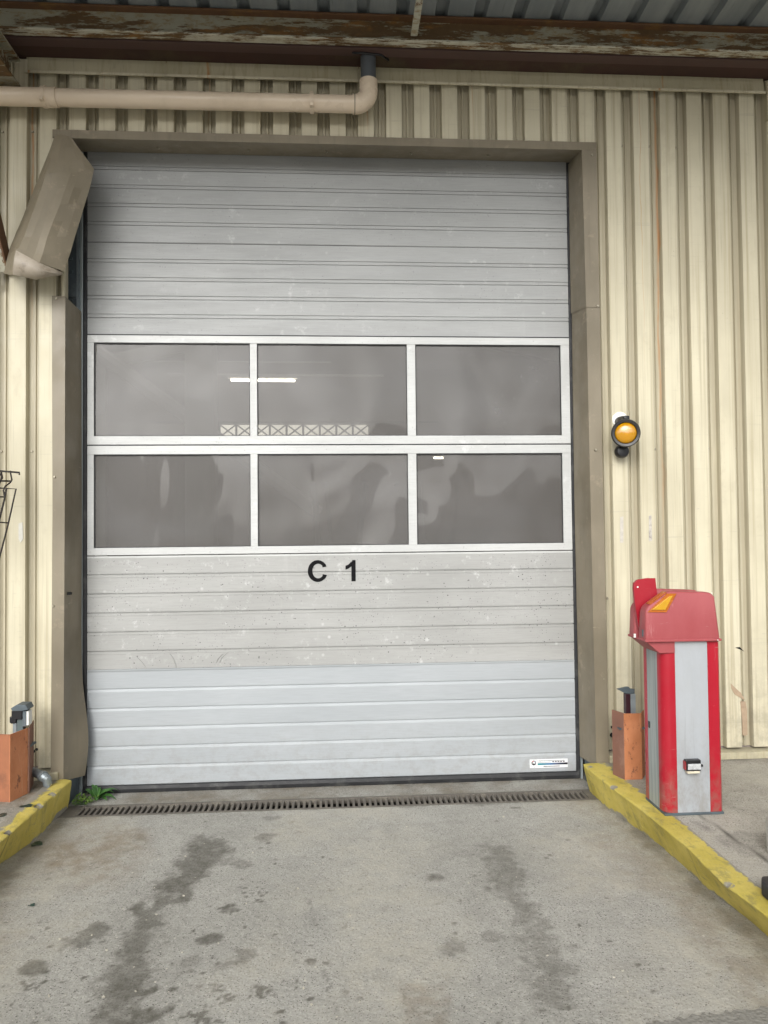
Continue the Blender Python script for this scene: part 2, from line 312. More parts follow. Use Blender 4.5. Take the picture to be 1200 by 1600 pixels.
def yellow_mat():
    k = NB('yellow_kerb_paint')
    y = k.mix(k.ramp(k.noise(5, 5), 0.3, 0.7), C(0.52, 0.42, 0.07), C(0.66, 0.54, 0.13))
    y = k.mix(k.ramp(k.noise((16, 12, 5), 7, 0.72, (2, 2, 1)), 0.5, 0.68, 0, 0.55), y, C(0.22, 0.195, 0.085))
    y = k.mix(k.ramp(k.noise(24, 6, 0.7, (1, 2, 6)), 0.6, 0.7, 0, 0.5), y, C(0.62, 0.56, 0.25))
    c = k.mix(k.noise(12, 7, 0.7), C(0.24, 0.22, 0.18), C(0.36, 0.34, 0.28))
    c = k.mix(k.ramp(k.voro(55), 0.05, 0.16, 0.6, 0), c, C(0.5, 0.48, 0.42))
    f = k.math('ADD', k.attr('paint'), k.math('MULTIPLY', k.math('SUBTRACT', k.noise(17, 8, 0.72, (2, 9, 3)), 0.5), 1.25))
    col = k.mix(k.ramp(f, 0.42, 0.56), c, y)
    col = k.mix(k.attr('crack'), col, C(0.09, 0.07, 0.035))
    sc = k.ramp(k.noise((40, 7, 60), 6, 0.75, (2, 1, 1)), 0.60, 0.66, 0, 0.55); col = k.mix(sc, col, C(0.20, 0.18, 0.13))
    k.color(col); k.rough(0.7); nb = k.bump(k.noise(26, 8, 0.75), 0.9, 0.016); return k.done()
M_YELLOW = yellow_mat()
M_GRATE = simple('dirty_iron_grating', C(0.15, 0.135, 0.115), 0.75, 0.3, 0.35, 25, 0.4, C(0.26, 0.235, 0.19), 0.7)
M_TRENCH = simple('drain_bottom', C(0.018, 0.016, 0.014), 0.9, 0, 0.3, 10)
def leaf_mat(name, c, c2):
    k = NB(name); k.color(k.mix(k.ramp(k.noise(35, 4), 0.3, 0.7), c, c2)); k.rough(0.5)
    k.b.inputs['Subsurface Weight'].default_value = 0.0; k.bump(k.noise(120, 3), 0.2, 0.003); return k.done()
M_LEAF = leaf_mat('weed_leaf', C(0.032, 0.10, 0.018), C(0.065, 0.18, 0.03))
M_LEAF2 = leaf_mat('small_weed_leaf', C(0.10, 0.19, 0.03), C(0.17, 0.27, 0.05))
M_LITTER = simple('dark_green_glass_litter', C(0.02, 0.045, 0.035), 0.35, 0, 0.4, 40)
M_INT = simple('interior_sheet', C(0.20, 0.17, 0.155), 0.7, 0, 0.2, 1.2)
M_INTD = simple('interior_floor', C(0.14, 0.135, 0.13), 0.5, 0, 0.2, 1.2)
M_INTL = simple('interior_pale_steel', C(0.55, 0.55, 0.52), 0.5, 0, 0.1, 3)
M_BLOCK = simple('pale_concrete_block', C(0.42, 0.41, 0.37), 0.85, 0, 0.2, 14, 0.5, C(0.28, 0.26, 0.22), 0.6)
M_SCREW = simple('screw_head', C(0.36, 0.33, 0.26), 0.35, 0.7, 0.2, 60)
M_TAPE = simple('old_tape_residue', C(0.50, 0.47, 0.42), 0.6, 0, 0.25, 40, 0.2, C(0.22, 0.19, 0.17), 0.8)
M_SCRAPE = simple('bare_scrape', C(0.38, 0.28, 0.19), 0.7, 0, 0.25, 30, 0.2, C(0.24, 0.17, 0.12), 0.6)
M_HOLE = simple('dark_hole', C(0.008, 0.008, 0.008), 0.9)
M_WIRE = simple('black_wire', C(0.022, 0.018, 0.016), 0.6, 0.3, 0.3, 30)
def emis(name, c, s):
    k = NB(name); e = k.n('ShaderNodeEmission'); e.inputs[0].default_value = c; e.inputs[1].default_value = s
    k.link(e.outputs[0], k.out.inputs[0]); return k.done()
M_TUBE = emis('fluorescent_tube', C(1, 0.93, 0.80), 30)
M_SKYLT = emis('daylit_glazing', C(1, 0.98, 0.88), 1.7)

# ------------------------------------------------------------------ mesh helpers
def tag(o, label=None, cat=None, group=None, kind=None):
    if label: o['label'] = label
    if cat: o['category'] = cat
    if group: o['group'] = group
    if kind: o['kind'] = kind
    return o
def thing(name, loc, label, cat, group=None):
    o = bpy.data.objects.new(name, None); COL.objects.link(o); o.location = Vector(loc); o.empty_display_size = 0.1
    return tag(o, label, cat, group)
def origin(o):
    v = Vector((0, 0, 0))
    while o is not None: v += o.location; o = o.parent
    return v
class MB:
    def __init__(s): s.bm = bmesh.new()
    def quad(s, *pts):
        s.bm.faces.new([s.bm.verts.new(Vector([float(c) for c in p])) for p in pts]); return s
    def box(s, x0, x1, y0, y1, z0, z1, rot=None, bev=0.0):
        c = Vector(((x0+x1)/2, (y0+y1)/2, (z0+z1)/2)); r = bmesh.ops.create_cube(s.bm, size=1)
        for v in r['verts']:
            q = Vector((v.co.x*abs(x1-x0), v.co.y*abs(y1-y0), v.co.z*abs(z1-z0)))
            if rot is not None: q = rot @ q
            v.co = c+q
        if bev > 0:
            es = list({e for v in r['verts'] for e in v.link_edges})
            bmesh.ops.bevel(s.bm, geom=es, offset=bev, segments=2, affect='EDGES', profile=0.5)
        return s
    def prism(s, poly, axis, a, b, bev=0.0):
        """polygon in the two other axes, extruded along axis from a to b"""
        def mk(p, t):
            q = list(p); q.insert('xyz'.index(axis), t); return Vector([float(c) for c in q])
        va = [s.bm.verts.new(mk(p, a)) for p in poly]; vb = [s.bm.verts.new(mk(p, b)) for p in poly]
        fs = [s.bm.faces.new(va), s.bm.faces.new(vb[::-1])]
        n = len(poly)
        for i in range(n): fs.append(s.bm.faces.new([va[i], vb[i], vb[(i+1) % n], va[(i+1) % n]]))
        if bev > 0:
            es = list({e for f in fs for e in f.edges}); bmesh.ops.bevel(s.bm, geom=es, offset=bev, segments=3, affect='EDGES', profile=0.5)
        return s
    def tube(s, pts, r, seg=12, cap=True):
        pts = [Vector([float(c) for c in p]) for p in pts]; rings = []; up = None
        rs = r if isinstance(r, (list, tuple)) else [r]*len(pts)
        for i, p in enumerate(pts):
            d = (pts[min(i+1, len(pts)-1)]-pts[max(i-1, 0)]).normalized()
            if up is None: up = d.orthogonal().normalized()
            a = (up-d*up.dot(d)).normalized(); up = a; b = d.cross(a)
            rings.append([s.bm.verts.new(p+(a*math.cos(t*2*math.pi/seg)+b*math.sin(t*2*math.pi/seg))*rs[i]) for t in range(seg)])
        for A, B in zip(rings, rings[1:]):
            for i in range(seg): s.bm.faces.new([A[i], A[(i+1) % seg], B[(i+1) % seg], B[i]])
        if cap: s.bm.faces.new(rings[0][::-1]); s.bm.faces.new(rings[-1])
        return s
    def lathe(s, prof, c, ax, seg=32):
        """prof: (radius, distance along axis)"""
        ax = Vector(ax).normalized(); a = ax.orthogonal().normalized(); b = ax.cross(a); c = Vector(c); rings = []
        for r, h in prof:
            rings.append([s.bm.verts.new(c+ax*h+(a*math.cos(t*2*math.pi/seg)+b*math.sin(t*2*math.pi/seg))*max(r, 1e-4)) for t in range(seg)])
        for A, B in zip(rings, rings[1:]):
            for i in range(seg): s.bm.faces.new([A[i], A[(i+1) % seg], B[(i+1) % seg], B[i]])
        s.bm.faces.new(rings[0][::-1]); s.bm.faces.new(rings[-1]); return s
    def grid(s, pts, thick=0.0, tdir=(0, 1, 0)):
        """pts[i][j] points"""
        V = [[s.bm.verts.new(Vector([float(c) for c in p])) for p in row] for row in pts]
        fs = []
        for i in range(len(V)-1):
            for j in range(len(V[0])-1): fs.append(s.bm.faces.new([V[i][j], V[i][j+1], V[i+1][j+1], V[i+1][j]]))
        if thick:
            r = bmesh.ops.extrude_face_region(s.bm, geom=fs)
            for v in [g for g in r['geom'] if isinstance(g, bmesh.types.BMVert)]: v.co += Vector(tdir)*thick
        return s
    def build(s, name, mat, parent=None, smooth=False, kind=None, label=None, autos=None):
        bmesh.ops.recalc_face_normals(s.bm, faces=s.bm.faces)
        off = origin(parent)
        for v in s.bm.verts: v.co -= off
        me = bpy.data.meshes.new(name); s.bm.to_mesh(me); s.bm.free()
        if isinstance(mat, (list, tuple)):
            for m_ in mat: me.materials.append(m_)
        else: me.materials.append(mat)
        if smooth or autos is not None:
            for p in me.polygons: p.use_smooth = True
            if autos is not None: me.set_sharp_from_angle(angle=math.radians(autos))
        o = bpy.data.objects.new(name, me); COL.objects.link(o)
        if parent is not None: o.parent = parent
        tag(o, label=label, kind=kind); return o
def fbm(x, y, f=1.0, oct=5, seed=0.0):
    """numpy value noise, vectorised, range about -1..1"""
    out = np.zeros_like(x, float); amp = 1; tot = 0
    for o in range(oct):
        X, Y = x*f+seed*13.1+o*7.3, y*f+seed*5.7+o*3.9
        xi, yi = np.floor(X).astype(np.int64), np.floor(Y).astype(np.int64); fx, fy = X-xi, Y-yi
        fx, fy = fx*fx*(3-2*fx), fy*fy*(3-2*fy)
        h = lambda a, b: (((a*374761393+b*668265263) ^ ((a*374761393+b*668265263) >> 13))*1274126177 & 0xffff)/32767.5-1
        v = h(xi, yi)*(1-fx)*(1-fy)+h(xi+1, yi)*fx*(1-fy)+h(xi, yi+1)*(1-fx)*fy+h(xi+1, yi+1)*fx*fy
        out += amp*v; tot += amp; amp *= 0.55; f *= 2.03
    return out/tot*1.6
def np_grid(name, X, Y, Z, mat, attrs, kind='structure', keep=None):
    ny, nx = X.shape; co = np.stack([X, Y, Z], -1).reshape(-1, 3)
    idx = np.arange(ny*nx).reshape(ny, nx)
    q = np.stack([idx[:-1, :-1], idx[:-1, 1:], idx[1:, 1:], idx[1:, :-1]], -1).reshape(-1, 4)
    me = bpy.data.meshes.new(name); me.from_pydata(co.tolist(), [], q.tolist()); me.update()
    me.materials.append(mat)
    for k_, a in attrs.items():
        at = me.attributes.new(k_, 'FLOAT', 'POINT'); at.data.foreach_set('value', a.reshape(-1).astype(np.float32))
    for p in me.polygons: p.use_smooth = True
    if me.polygons[0].normal.z < 0: me.flip_normals()
    o = bpy.data.objects.new(name, me); COL.objects.link(o); tag(o, kind=kind); return o

ZG = -0.045      # road surface
ZP = 0.13        # pavement top
YW = -0.24       # face plane of the cladding crests
HW = 1.60        # half width of the door leaf

# ------------------------------------------------------------------ ground
def seg_dist(X, Y, pts):
    """distance to polyline and parameter"""
    d = np.full(X.shape, 9.0)
    for (ax, ay), (bx, by) in zip(pts, pts[1:]):
        vx, vy = bx-ax, by-ay; L = vx*vx+vy*vy
        t = np.clip(((X-ax)*vx+(Y-ay)*vy)/L, 0, 1); d = np.minimum(d, np.hypot(X-ax-t*vx, Y-ay-t*vy))
    return d
def G(px, py, z=ZG): p = P(px, py, 'z', z); return (p[0], p[1])
def road():
    xs = np.arange(-1.82, 1.86, 0.0125)
    ys = np.arange(-2.9, -0.405, 0.0125); ys = np.append(ys, -0.4)
    X, Y = np.meshgrid(xs, ys)
    n1 = fbm(X, Y, 9, 5, 1); n2 = fbm(X, Y, 30, 4, 2); n3 = fbm(X, Y, 3, 4, 3)
    stain = np.zeros_like(X)
    def blob(px, py, rx, ry, amt, ang=0.0, rag=0.5):
        cx, cy = G(px, py); rx_, ry_ = rx/300, ry/180
        dx, dy = X-cx, Y-cy; c, s_ = math.cos(ang), math.sin(ang)
        u, v = (dx*c+dy*s_)/rx_, (-dx*s_+dy*c)/ry_
        d = np.hypot(u, v)+rag*n1+0.3*n2
        np.maximum(stain, amt*np.clip((1.15-d)/0.5, 0, 1), out=stain)
    def streak(pts, wd, amt, rag=0.6):
        q = [G(*p) for p in pts]; d = seg_dist(X, Y, q)/wd + rag*n1 + 0.35*n2+0.35*n3
        np.maximum(stain, amt*np.clip((1.1-d)/0.7, 0, 1), out=stain)
    streak([(330, 1318), (285, 1375), (235, 1430), (205, 1500), (180, 1610)], 0.14, 0.52, 0.22)
    streak([(325, 1325), (285, 1375), (235, 1425)], 0.11, 0.62)
    streak([(775, 1330), (800, 1390), (835, 1450), (870, 1560)], 0.15, 0.42, 0.22)
    streak([(240, 1420), (200, 1500)], 0.085, 0.58); streak([(205, 1500), (185, 1600)], 0.07, 0.65, 0.9)
    streak([(300, 1350), (370, 1350)], 0.05, 0.4, 0.9)
    streak([(785, 1335), (800, 1390), (830, 1440)], 0.10, 0.45); streak([(815, 1430), (850, 1500), (870, 1530)], 0.08, 0.40, 0.8)
    blob(45, 1512, 20, 13, 0.7, 0.5); blob(140, 1460, 18, 20, 0.55, -0.5); blob(215, 1310, 12, 9, 0.45); blob(195, 1328, 14, 7, 0.4)
    blob(415, 1308, 22, 9, 0.5, 0.2); blob(470, 1300, 14, 6, 0.35); blob(425, 1278, 16, 6, 0.4); blob(355, 1418, 14, 9, 0.45); blob(330, 1468, 16, 11, 0.6)
    blob(380, 1488, 20, 13, 0.5, 0.5); blob(350, 1510, 16, 9, 0.4); blob(300, 1500, 14, 9, 0.4)
    blob(677, 1370, 16, 8, 0.55, -0.2); blob(705, 1480, 18, 12, 0.45); blob(765, 1465, 16, 9, 0.4); blob(805, 1262, 10, 4, 0.5); blob(728, 1335, 16, 9, 0.3)
    blob(640, 1390, 9, 5, 0.2); blob(610, 1300, 20, 22, 0.22, 0, 0.9); blob(487, 1501, 7, 4, 0.85, 0, 0.15); blob(240, 1545, 6, 4, .8); blob(222, 1588, 22, 10, 0.75)
    blob(600, 1420, 12, 9, .3); blob(900, 1290, 10, 4, .35); blob(1000, 1500, 18, 9, .25); blob(940, 1305, 60, 8, .15)
    # tyre tread prints: rows of small lozenges
    for cx, cy, w_, h_, a in ((352, 1555, 22, 22, 0.3), (320, 1590, 26, 10, 0.5), (400, 1400, 26, 18, 0.2), (415, 1550, 20, 10, .2), (355, 1420, 20, 6, 0.1), (50, 1540, 16, 10, 0.2)):
        for i in range(-2, 3):
            for j in range(-2, 3):
                if rng.random() < 0.6: blob(cx+i*w_/3+j*3+rng.normal(0, 2.2), cy+j*h_/3+rng.normal(0, 1.6), 2.2+rng.random()*3, 1.3+rng.random()*1.6, 0.5+0.3*rng.random(), a, 0.25)
    # scattered drips
    for _ in range(400):
        px, py = rng.uniform(0, 1150), 1270+330*rng.random()**0.8
        if abs(px-300) < 260 or rng.random() < 0.4: blob(px, py, rng.uniform(1.5, 5), rng.uniform(1.2, 3), rng.uniform(0.35, 0.75), 0, 0.3)
    # faint wheel paths
    wp = np.exp(-((X+0.75)/0.3)**2)+0.8*np.exp(-((X-0.75)/0.28)**2)
    stain = np.maximum(stain, np.clip(0.18*wp+0.12*n3, 0, 0.26))
    # dirt against kerbs and at the drain
    dk = np.minimum(np.abs(X+1.60-0.02*n1), np.abs(X-1.62-(-Y)*0.03))
    stain = np.maximum(stain, np.clip(0.5-dk*7+0.3*n1, 0, 0.5))
    stain = np.maximum(stain, np.clip(0.42-(-0.4-Y)*9+0.3*n1, 0, 0.45))
    brown = np.clip(1-np.hypot((X+1.35)/0.45, (Y+0.95)/0.5)+0.5*n3, 0, 0.7)
    brown = np.maximum(brown, np.clip(0.9-dk*3+0.4*n3, 0, 0.45))
    pale = np.clip(0.35+0.5*n3-1.1*np.abs(wp), 0, 0.6)+np.clip(1-np.hypot((X+1.5)/0.35, (Y+1.2)/0.35)+.5*n1, 0, .6)
    pale = np.maximum(pale, np.clip(0.9-np.hypot((X-1.45)/0.5, (Y+2.1)/0.7)+0.4*n3, 0, 0.7))
    crack = np.zeros_like(X)
    cr = [G(485, 1405), G(495, 1450), G(505, 1500), G(520, 1545), G(528, 1590), G(540, 1640)]
    d = seg_dist(X+0.012*n1, Y+0.02*n2, cr); crack = np.clip(1.1-d/0.008, 0, 1)*np.clip(0.5+n1, 0, 1)*0.5
    # coarse broken patch
    cx, cy = G(668, 1585); e = np.maximum(np.abs(X-cx)/0.085, np.abs(Y-cy)/0.16)+0.35*n1
    pt = np.clip((1.1-e)/0.3, 0, 1); gx = np.abs(((X+Y*0.2)*16) % 1-0.5) > 0.4; gy = np.abs(((Y-X*0.2)*12) % 1-0.5) > 0.42
    brown = np.maximum(brown, pt*0.5); crack = np.maximum(crack, pt*(gx | gy)*0.18*np.clip(.5+n1,0,1))
    Z = ZG+0.0025*n3+0.0012*n1-crack*0.004
    Z[:, :] -= np.clip((-2.35-Y), 0, 1)*0.0
    edge = np.abs(Y+0.4) < 0.003; Z[edge] = ZG
    np_grid('road', X, Y, Z, M_CONC, dict(stain=np.clip(stain*1.3, 0, 0.9), pale=np.clip(pale, 0, 1), brown=np.clip(brown, 0, 1), crack=crack))
road()
# strip between the drain and the door, running on inside
def flat(name, x0, x1, y0, y1, z, mat, n=40, stain=0.2):
    X, Y = np.meshgrid(np.linspace(x0, x1, n), np.linspace(y0, y1, n)); n1 = fbm(X, Y, 6, 4, 4)
    return np_grid(name, X, Y, np.full_like(X, z), mat, dict(stain=np.clip(stain+0.25*n1, 0, 1), pale=np.zeros_like(X), brown=np.clip(0.3+0.4*n1, 0, 1), crack=np.zeros_like(X)))
flat('threshold', -1.82, 1.86, -0.215, 0.25, ZG, M_CONC, 90, 0.42)
# yard beyond the slab, to the horizon
mb = MB(); mb.quad((-90, -2.86, ZG-0.012), (90, -2.86, ZG-0.012), (90, -160, ZG-0.012), (-90, -160, ZG-0.012)); mb.build('yard', simple('yard_concrete', C(0.34, 0.33, 0.30), 0.85, 0, 0.2, 0.6), kind='structure')
# asphalt lip in the bottom right corner, where the slab breaks off
pa = [G(1010, 1601), G(1080, 1591), G(1140, 1583), G(1215, 1573)]
mb = MB(); poly = [(x+random.uniform(-.004, .004), y, ZG+0.009) for x, y in pa]
ex = []
for (x0, y0, z0), (x1, y1, z1) in zip(poly, poly[1:]):
    for t in range(12): ex.append((x0+(x1-x0)*t/12, y0+(y1-y0)*t/12+random.uniform(-.012, .012), ZG+0.007))
ex += [(1.72, poly[-1][1], ZG+0.007), (1.72, -2.95, ZG+0.007), (ex[0][0], -2.95, ZG+0.007)]
mb.prism([(p[0], p[1]) for p in ex], 'z', ZG-0.01, ZG+0.007); mb.build('asphalt_edge', M_ASPH, kind='structure')

# pavements
def pavement(x0, x1, name, side):
    xs = np.arange(x0, x1, 0.02) if side > 0 else np.arange(x0, x1, 0.02)
    ys = np.arange(-2.9, -0.2, 0.02); X, Y = np.meshgrid(xs, ys)
    n1 = fbm(X, Y, 8, 5, 6); n3 = fbm(X, Y, 2.2, 4, 8)
    stain = np.clip(0.10+0.3*n3, 0, 0.45); stain = np.maximum(stain, np.clip(0.55-(-0.26-Y)*5+0.3*n1, 0, 0.6)); crack = np.zeros_like(X); brown = np.clip(0.25*n3, 0, 1)
    if side > 0:
        a = [G(1062, 1250, ZP), G(1100, 1278, ZP), G(1200, 1346, ZP), G(1330, 1430, ZP)]
        d = seg_dist(X, Y+0.006*n1, a); crack = np.clip(1-d/0.013, 0, 1)*0.9
        stain = np.maximum(stain, np.clip(1-seg_dist(X, Y, [G(1085, 1285, ZP), G(1108, 1296, ZP)])/0.05+0.4*n1, 0, 0.5))
        cx, cy = G(1190, 1252, ZP); rr = np.abs(np.hypot((X-cx)/0.22, (Y-cy)/0.17)-1)
        stain = np.maximum(stain, np.clip(0.45-rr*2.0+0.2*n1, 0, 0.4))
        cx, cy = G(1190, 1320, ZP); stain = np.maximum(stain, np.clip((1.1-np.hypot((X-cx)/0.2, (Y-cy)/0.16)+0.3*n1)*1.5, 0, 0.38))
        stain = np.maximum(stain, np.clip(0.5-np.abs(np.hypot((X-1.78)/0.22, (Y+0.60)/0.35)-0.7)+0.3*n1, 0, 0.5))
    else:
        brown = np.maximum(brown, np.clip(1.2-np.hypot((X+1.78)/0.2, (Y+0.5)/0.3)+0.5*n1, 0, 1)); stain = np.maximum(stain, np.clip(0.9-np.hypot((X+1.74)/0.16, (Y+0.42)/0.3)+0.6*n1, 0, 0.75))
    np_grid(name, X, Y, ZP+0.002*n3, M_PAVE, dict(stain=stain, pale=np.clip(0.5-2*stain+0.4*n1, 0, 0.8), brown=brown, crack=crack))
pavement(1.735, 4.6, 'pavement', 1); pavement(-4.6, -1.715, 'pavement', -1)

# kerbs: rounded nose, chipped
def kerb(side):
    if side > 0:
        top = [G(917, 1200, ZP), G(1010, 1272, ZP), G(1065, 1317, ZP), G(1130, 1380, ZP), G(1200, 1432, ZP)]
        bot = [G(915, 1232), G(950, 1262), G(1035, 1322), G(1100, 1382), G(1150, 1420), G(1200, 1460)]
        bx = 1.745
    else:
        top = [G(117, 1214, ZP), G(75, 1250, ZP), G(35, 1285, ZP), G(0, 1316, ZP)]
        bot = [G(115, 1255), G(90, 1278), G(50, 1315), G(0, 1350)]
        bx = -1.725
    ys = np.linspace(-0.255, -2.9, 280); f = lambda L: np.interp(-ys, [-p[1] for p in L], [p[0] for p in L])
    xt, xb = f(top), f(bot)
    xb = np.where(side*(xb-xt) < -0.0, xb, xb)
    # profile across: foot, face, nose, top
    K = [(0.0, -0.02), (0.02, 0.0), (0.25, .25), (.5, .5), (.75, .75)]
    rows = []
    for i, y in enumerate(ys):
        nz = lambda s_, sc: mnoise.noise(Vector((y*sc, s_*3.7, side*5.0)))
        T, B = xt[i]+side*0.006*nz(1, 3), xb[i]+side*0.012*nz(2, 6)
        chip = max(0, mnoise.noise(Vector((y*11, 9, side)))-0.12)*0.04*(0.6+0.4*mnoise.noise(Vector((y*40, 3, side))))
        row = []
        H = ZP-ZG
        for t in (0.0, 0.15, 0.35, 0.6, 0.82, 0.93):
            row.append((B+(T-B)*t+side*0.004*mnoise.noise(Vector((y*25, t*4, 1))), y, ZG-0.01+(H+0.01)*t))
        row.append((T+side*(0.001+chip*.6), y, ZP-0.004-chip)); row.append((T+side*(0.006+chip*1.2), y, ZP-0.0005-chip*.5)); row.append((T+side*(0.022+chip*1.6), y, ZP+0.001))
        for t in (0.3, 0.5, 0.7, 0.85, 1.0):
            row.append((T+(bx-T)*t, y, ZP+0.002+0.002*mnoise.noise(Vector((y*12, t*5, 2)))))
        rows.append(row)
    A = np.array(rows); n = A.shape[1]
    paint = np.zeros(A.shape[:2]); prof = [0.55, 0.9, 1, 1, 1, 1, 0.95, 0.9, 0.9, 0.85, 0.72, 0.55, 0.35, 0.12]
    for j in range(n): paint[:, j] = prof[j]
    if side > 0: paint[:, 9:] += 0.22*np.clip((-ys-0.7)/0.6, 0, 1)[:, None]
    else: paint[:, 8:] -= 0.12
    crack = np.zeros(A.shape[:2])
    ch = np.array([max(0, mnoise.noise(Vector((y*11, 9, side)))-0.12) for y in ys]); paint[:, 5:9] -= np.clip(ch*1.9, 0, 0.5)[:, None]
    fw = np.array([mnoise.noise(Vector((y*4, 2, side*3))) for y in ys]); paint[:, 0:2] -= np.clip(0.25+fw, 0, 0.8)[:, None]
    if side < 0: crack[:, :9] = np.clip(1-np.abs(A[:, :9, 1]+1.05)/0.006, 0, 1)
    if side > 0:
        yc = G(1130, 1385)[1]; crack[:, :9] = np.clip(1-np.abs(A[:, :9, 1]-yc-0.03)/0.006, 0, 1)
    o = np_grid('kerb', A[:, :, 0], A[:, :, 1], A[:, :, 2], M_YELLOW, dict(paint=paint, crack=crack))
    return o
kerb(1); kerb(-1)
mb = MB()
for a, b in ((-9, -4.58), (4.58, 9)): mb.quad((a, 0.0, ZP-0.003), (b, 0.0, ZP-0.003), (b, -2.95, ZP-0.003), (a, -2.95, ZP-0.003))
mb.build('pavement', M_PAVE, kind='structure')

# scattered grit: many tiny stones, nobody could count them
mb = MB()
for _ in range(260):
    px, py = rng.uniform(0, 1200), 1262+335*rng.random(); x, y = G(px, py)
    if abs(x) > 1.52 or y > -0.42 or y < -2.8: continue
    r = 0.0011+0.0019*rng.random()**3
    rot = Matrix.Rotation(rng.uniform(0, 3), 3, 'Z') @ Matrix.Rotation(rng.uniform(-.4, .4), 3, 'X')
    mb.box(x-r*1.4, x+r*1.4, y-r, y+r, ZG, ZG+r*1.3, rot, r*0.3)
mb.build('grit', simple('pale_grit', C(0.46, 0.43, 0.36), 0.8, 0, 0.35, 60), kind='stuff')

ob = bpy.data.objects.new('reflection_backdrop', None); COL.objects.link(ob); ob.location = (0, -30, ZG); tag(ob, 'low grey mock warehouse, unseen, added for the door panes to reflect', 'backdrop')  # unseen block added behind the camera only for the panes to reflect
mb = MB(); mb.prism([(-26, ZG), (-8, ZG), (-8, 5.2), (-17, 7.4), (-26, 5.2)], 'y', -45, -30); mb.prism([(2, ZG), (22, ZG), (22, 4.2), (2, 4.2)], 'y', -40, -27); mb.build('wall', simple('backdrop_wall', C(0.30, 0.29, 0.27), 0.8), ob)
fdm = simple('backdrop_door', C(0.10, 0.11, 0.12), 0.5)
for x_ in (-24, -19, -14):
    mb = MB(); mb.box(x_, x_+3.6, -29.99, -29.9, ZG, 3.8); mb.build('door', fdm, ob)
for x_ in (5, 11, 16):
    mb = MB(); mb.box(x_, x_+3, -26.99, -26.9, 0.9, 3.2); mb.build('window', fdm, ob)
# ------------------------------------------------------------------ drain grate
YG0, YG1 = G(500, 1262)[1], G(500, 1244)[1]      # front and back edges
YG0 = -0.4; YG1 = -0.215
t = thing('drain_grate', (0, -0.3, ZG), 'long slotted iron drain grating set in the concrete at the foot of the door', 'drain grate')
mb = MB(); xg0, xg1 = -1.545, 1.555
mb.box(xg0, xg1, YG0+0.001, YG0+0.026, ZG-0.03, ZG+0.001); mb.box(xg0, xg1, YG1-0.028, YG1-0.001, ZG-0.03, ZG+0.0015)
x = xg0; i = 0
while x < xg1-0.01:
    wd = 0.0148
    mb.box(x, x+wd, YG0+0.026, YG1-0.028, ZG-0.025, ZG-0.0005+random.uniform(-.0008, .0008)); x += 0.0335; i += 1
mb.build('grating', M_GRATE, t)
mb = MB(); mb.box(xg0-.28, xg1+.28, YG0-0.004, YG1+0.004, ZG-0.14, ZG-0.12); mb.box(xg0-.28, xg1+.28, YG0-0.01, YG0-0.0005, ZG-0.13, ZG-0.004); mb.box(xg0-.28, xg1+.28, YG1+0.0005, YG1+0.01, ZG-0.13, ZG-0.004)
mb.build('channel', M_TRENCH, t)
for a, b in ((-1.86, xg0-0.001), (xg1+0.001, 1.86)):
    mb = MB(); mb.box(a, b, YG0+.001, YG1-.001, ZG-0.12, ZG+0.0005); mb.build('concrete_infill', M_GRATE, t)

# ------------------------------------------------------------------ the warehouse wall
bld = thing('warehouse_wall', (0, YW, ZP), 'cream corrugated metal warehouse wall with rust runs around the silver door', 'wall')
# recess centres read above the door
rc = [P(px, 180, 'y', YW)[0] for px in (418, 462.7, 507, 552, 595.7, 638, 682, 725, 768.7)]
PITCH = (rc[-1]-rc[0])/8; X0 = rc[0]
# a second fit on the right part, lower down
def clad(xa, xb, za, zb, name='cladding'):
    """trapezoid profile from xa to xb, clipped"""
    prof = [(-0.046, 0), (-0.040, 0.042), (-0.016, 0.042), (-0.011, 0.032), (0.001, 0.032), (0.006, 0.042), (0.029, 0.042), (0.0345, 0)]
    pts = []
    k0 = math.floor((xa-X0)/PITCH)-1; k1 = math.ceil((xb-X0)/PITCH)+1
    for k in range(k0, k1+1):
        for dx, dy in prof: pts.append((X0+k*PITCH+dx, YW+dy))
    # clip
    out = []
    def at(x):
        for (x0, y0), (x1, y1) in zip(pts, pts[1:]):
            if x0 <= x <= x1: return y0+(y1-y0)*(x-x0)/max(1e-9, x1-x0)
    out.append((xa, at(xa))); out += [p for p in pts if xa < p[0] < xb]; out.append((xb, at(xb)))
    nz = max(2, int((zb-za)/0.25)+1); zs = [za+(zb-za)*i/(nz-1) for i in range(nz)]
    rows = []
    for z in zs:
        rows.append([(x, y+0.0022*mnoise.noise(Vector((x*2.5, z*1.1, 3))), z) for x, y in out])
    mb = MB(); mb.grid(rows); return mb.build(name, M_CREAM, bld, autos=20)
ZB = ZP+0.07
xl_edge = P(99.5, 440, 'y', YW)[0]           # opening edges in the cladding
xr_edge = 1.70
zl = P(500, 213, 'y', YW)[2]                # underside of cladding over the door
ztop = P(600, 118, 'y', YW)[2]+0.04
clad(-8, xl_edge, ZB, ztop); clad(xr_edge, 8, ZB, ztop); clad(xl_edge+0.0005, xr_edge-0.0005, zl, ztop)
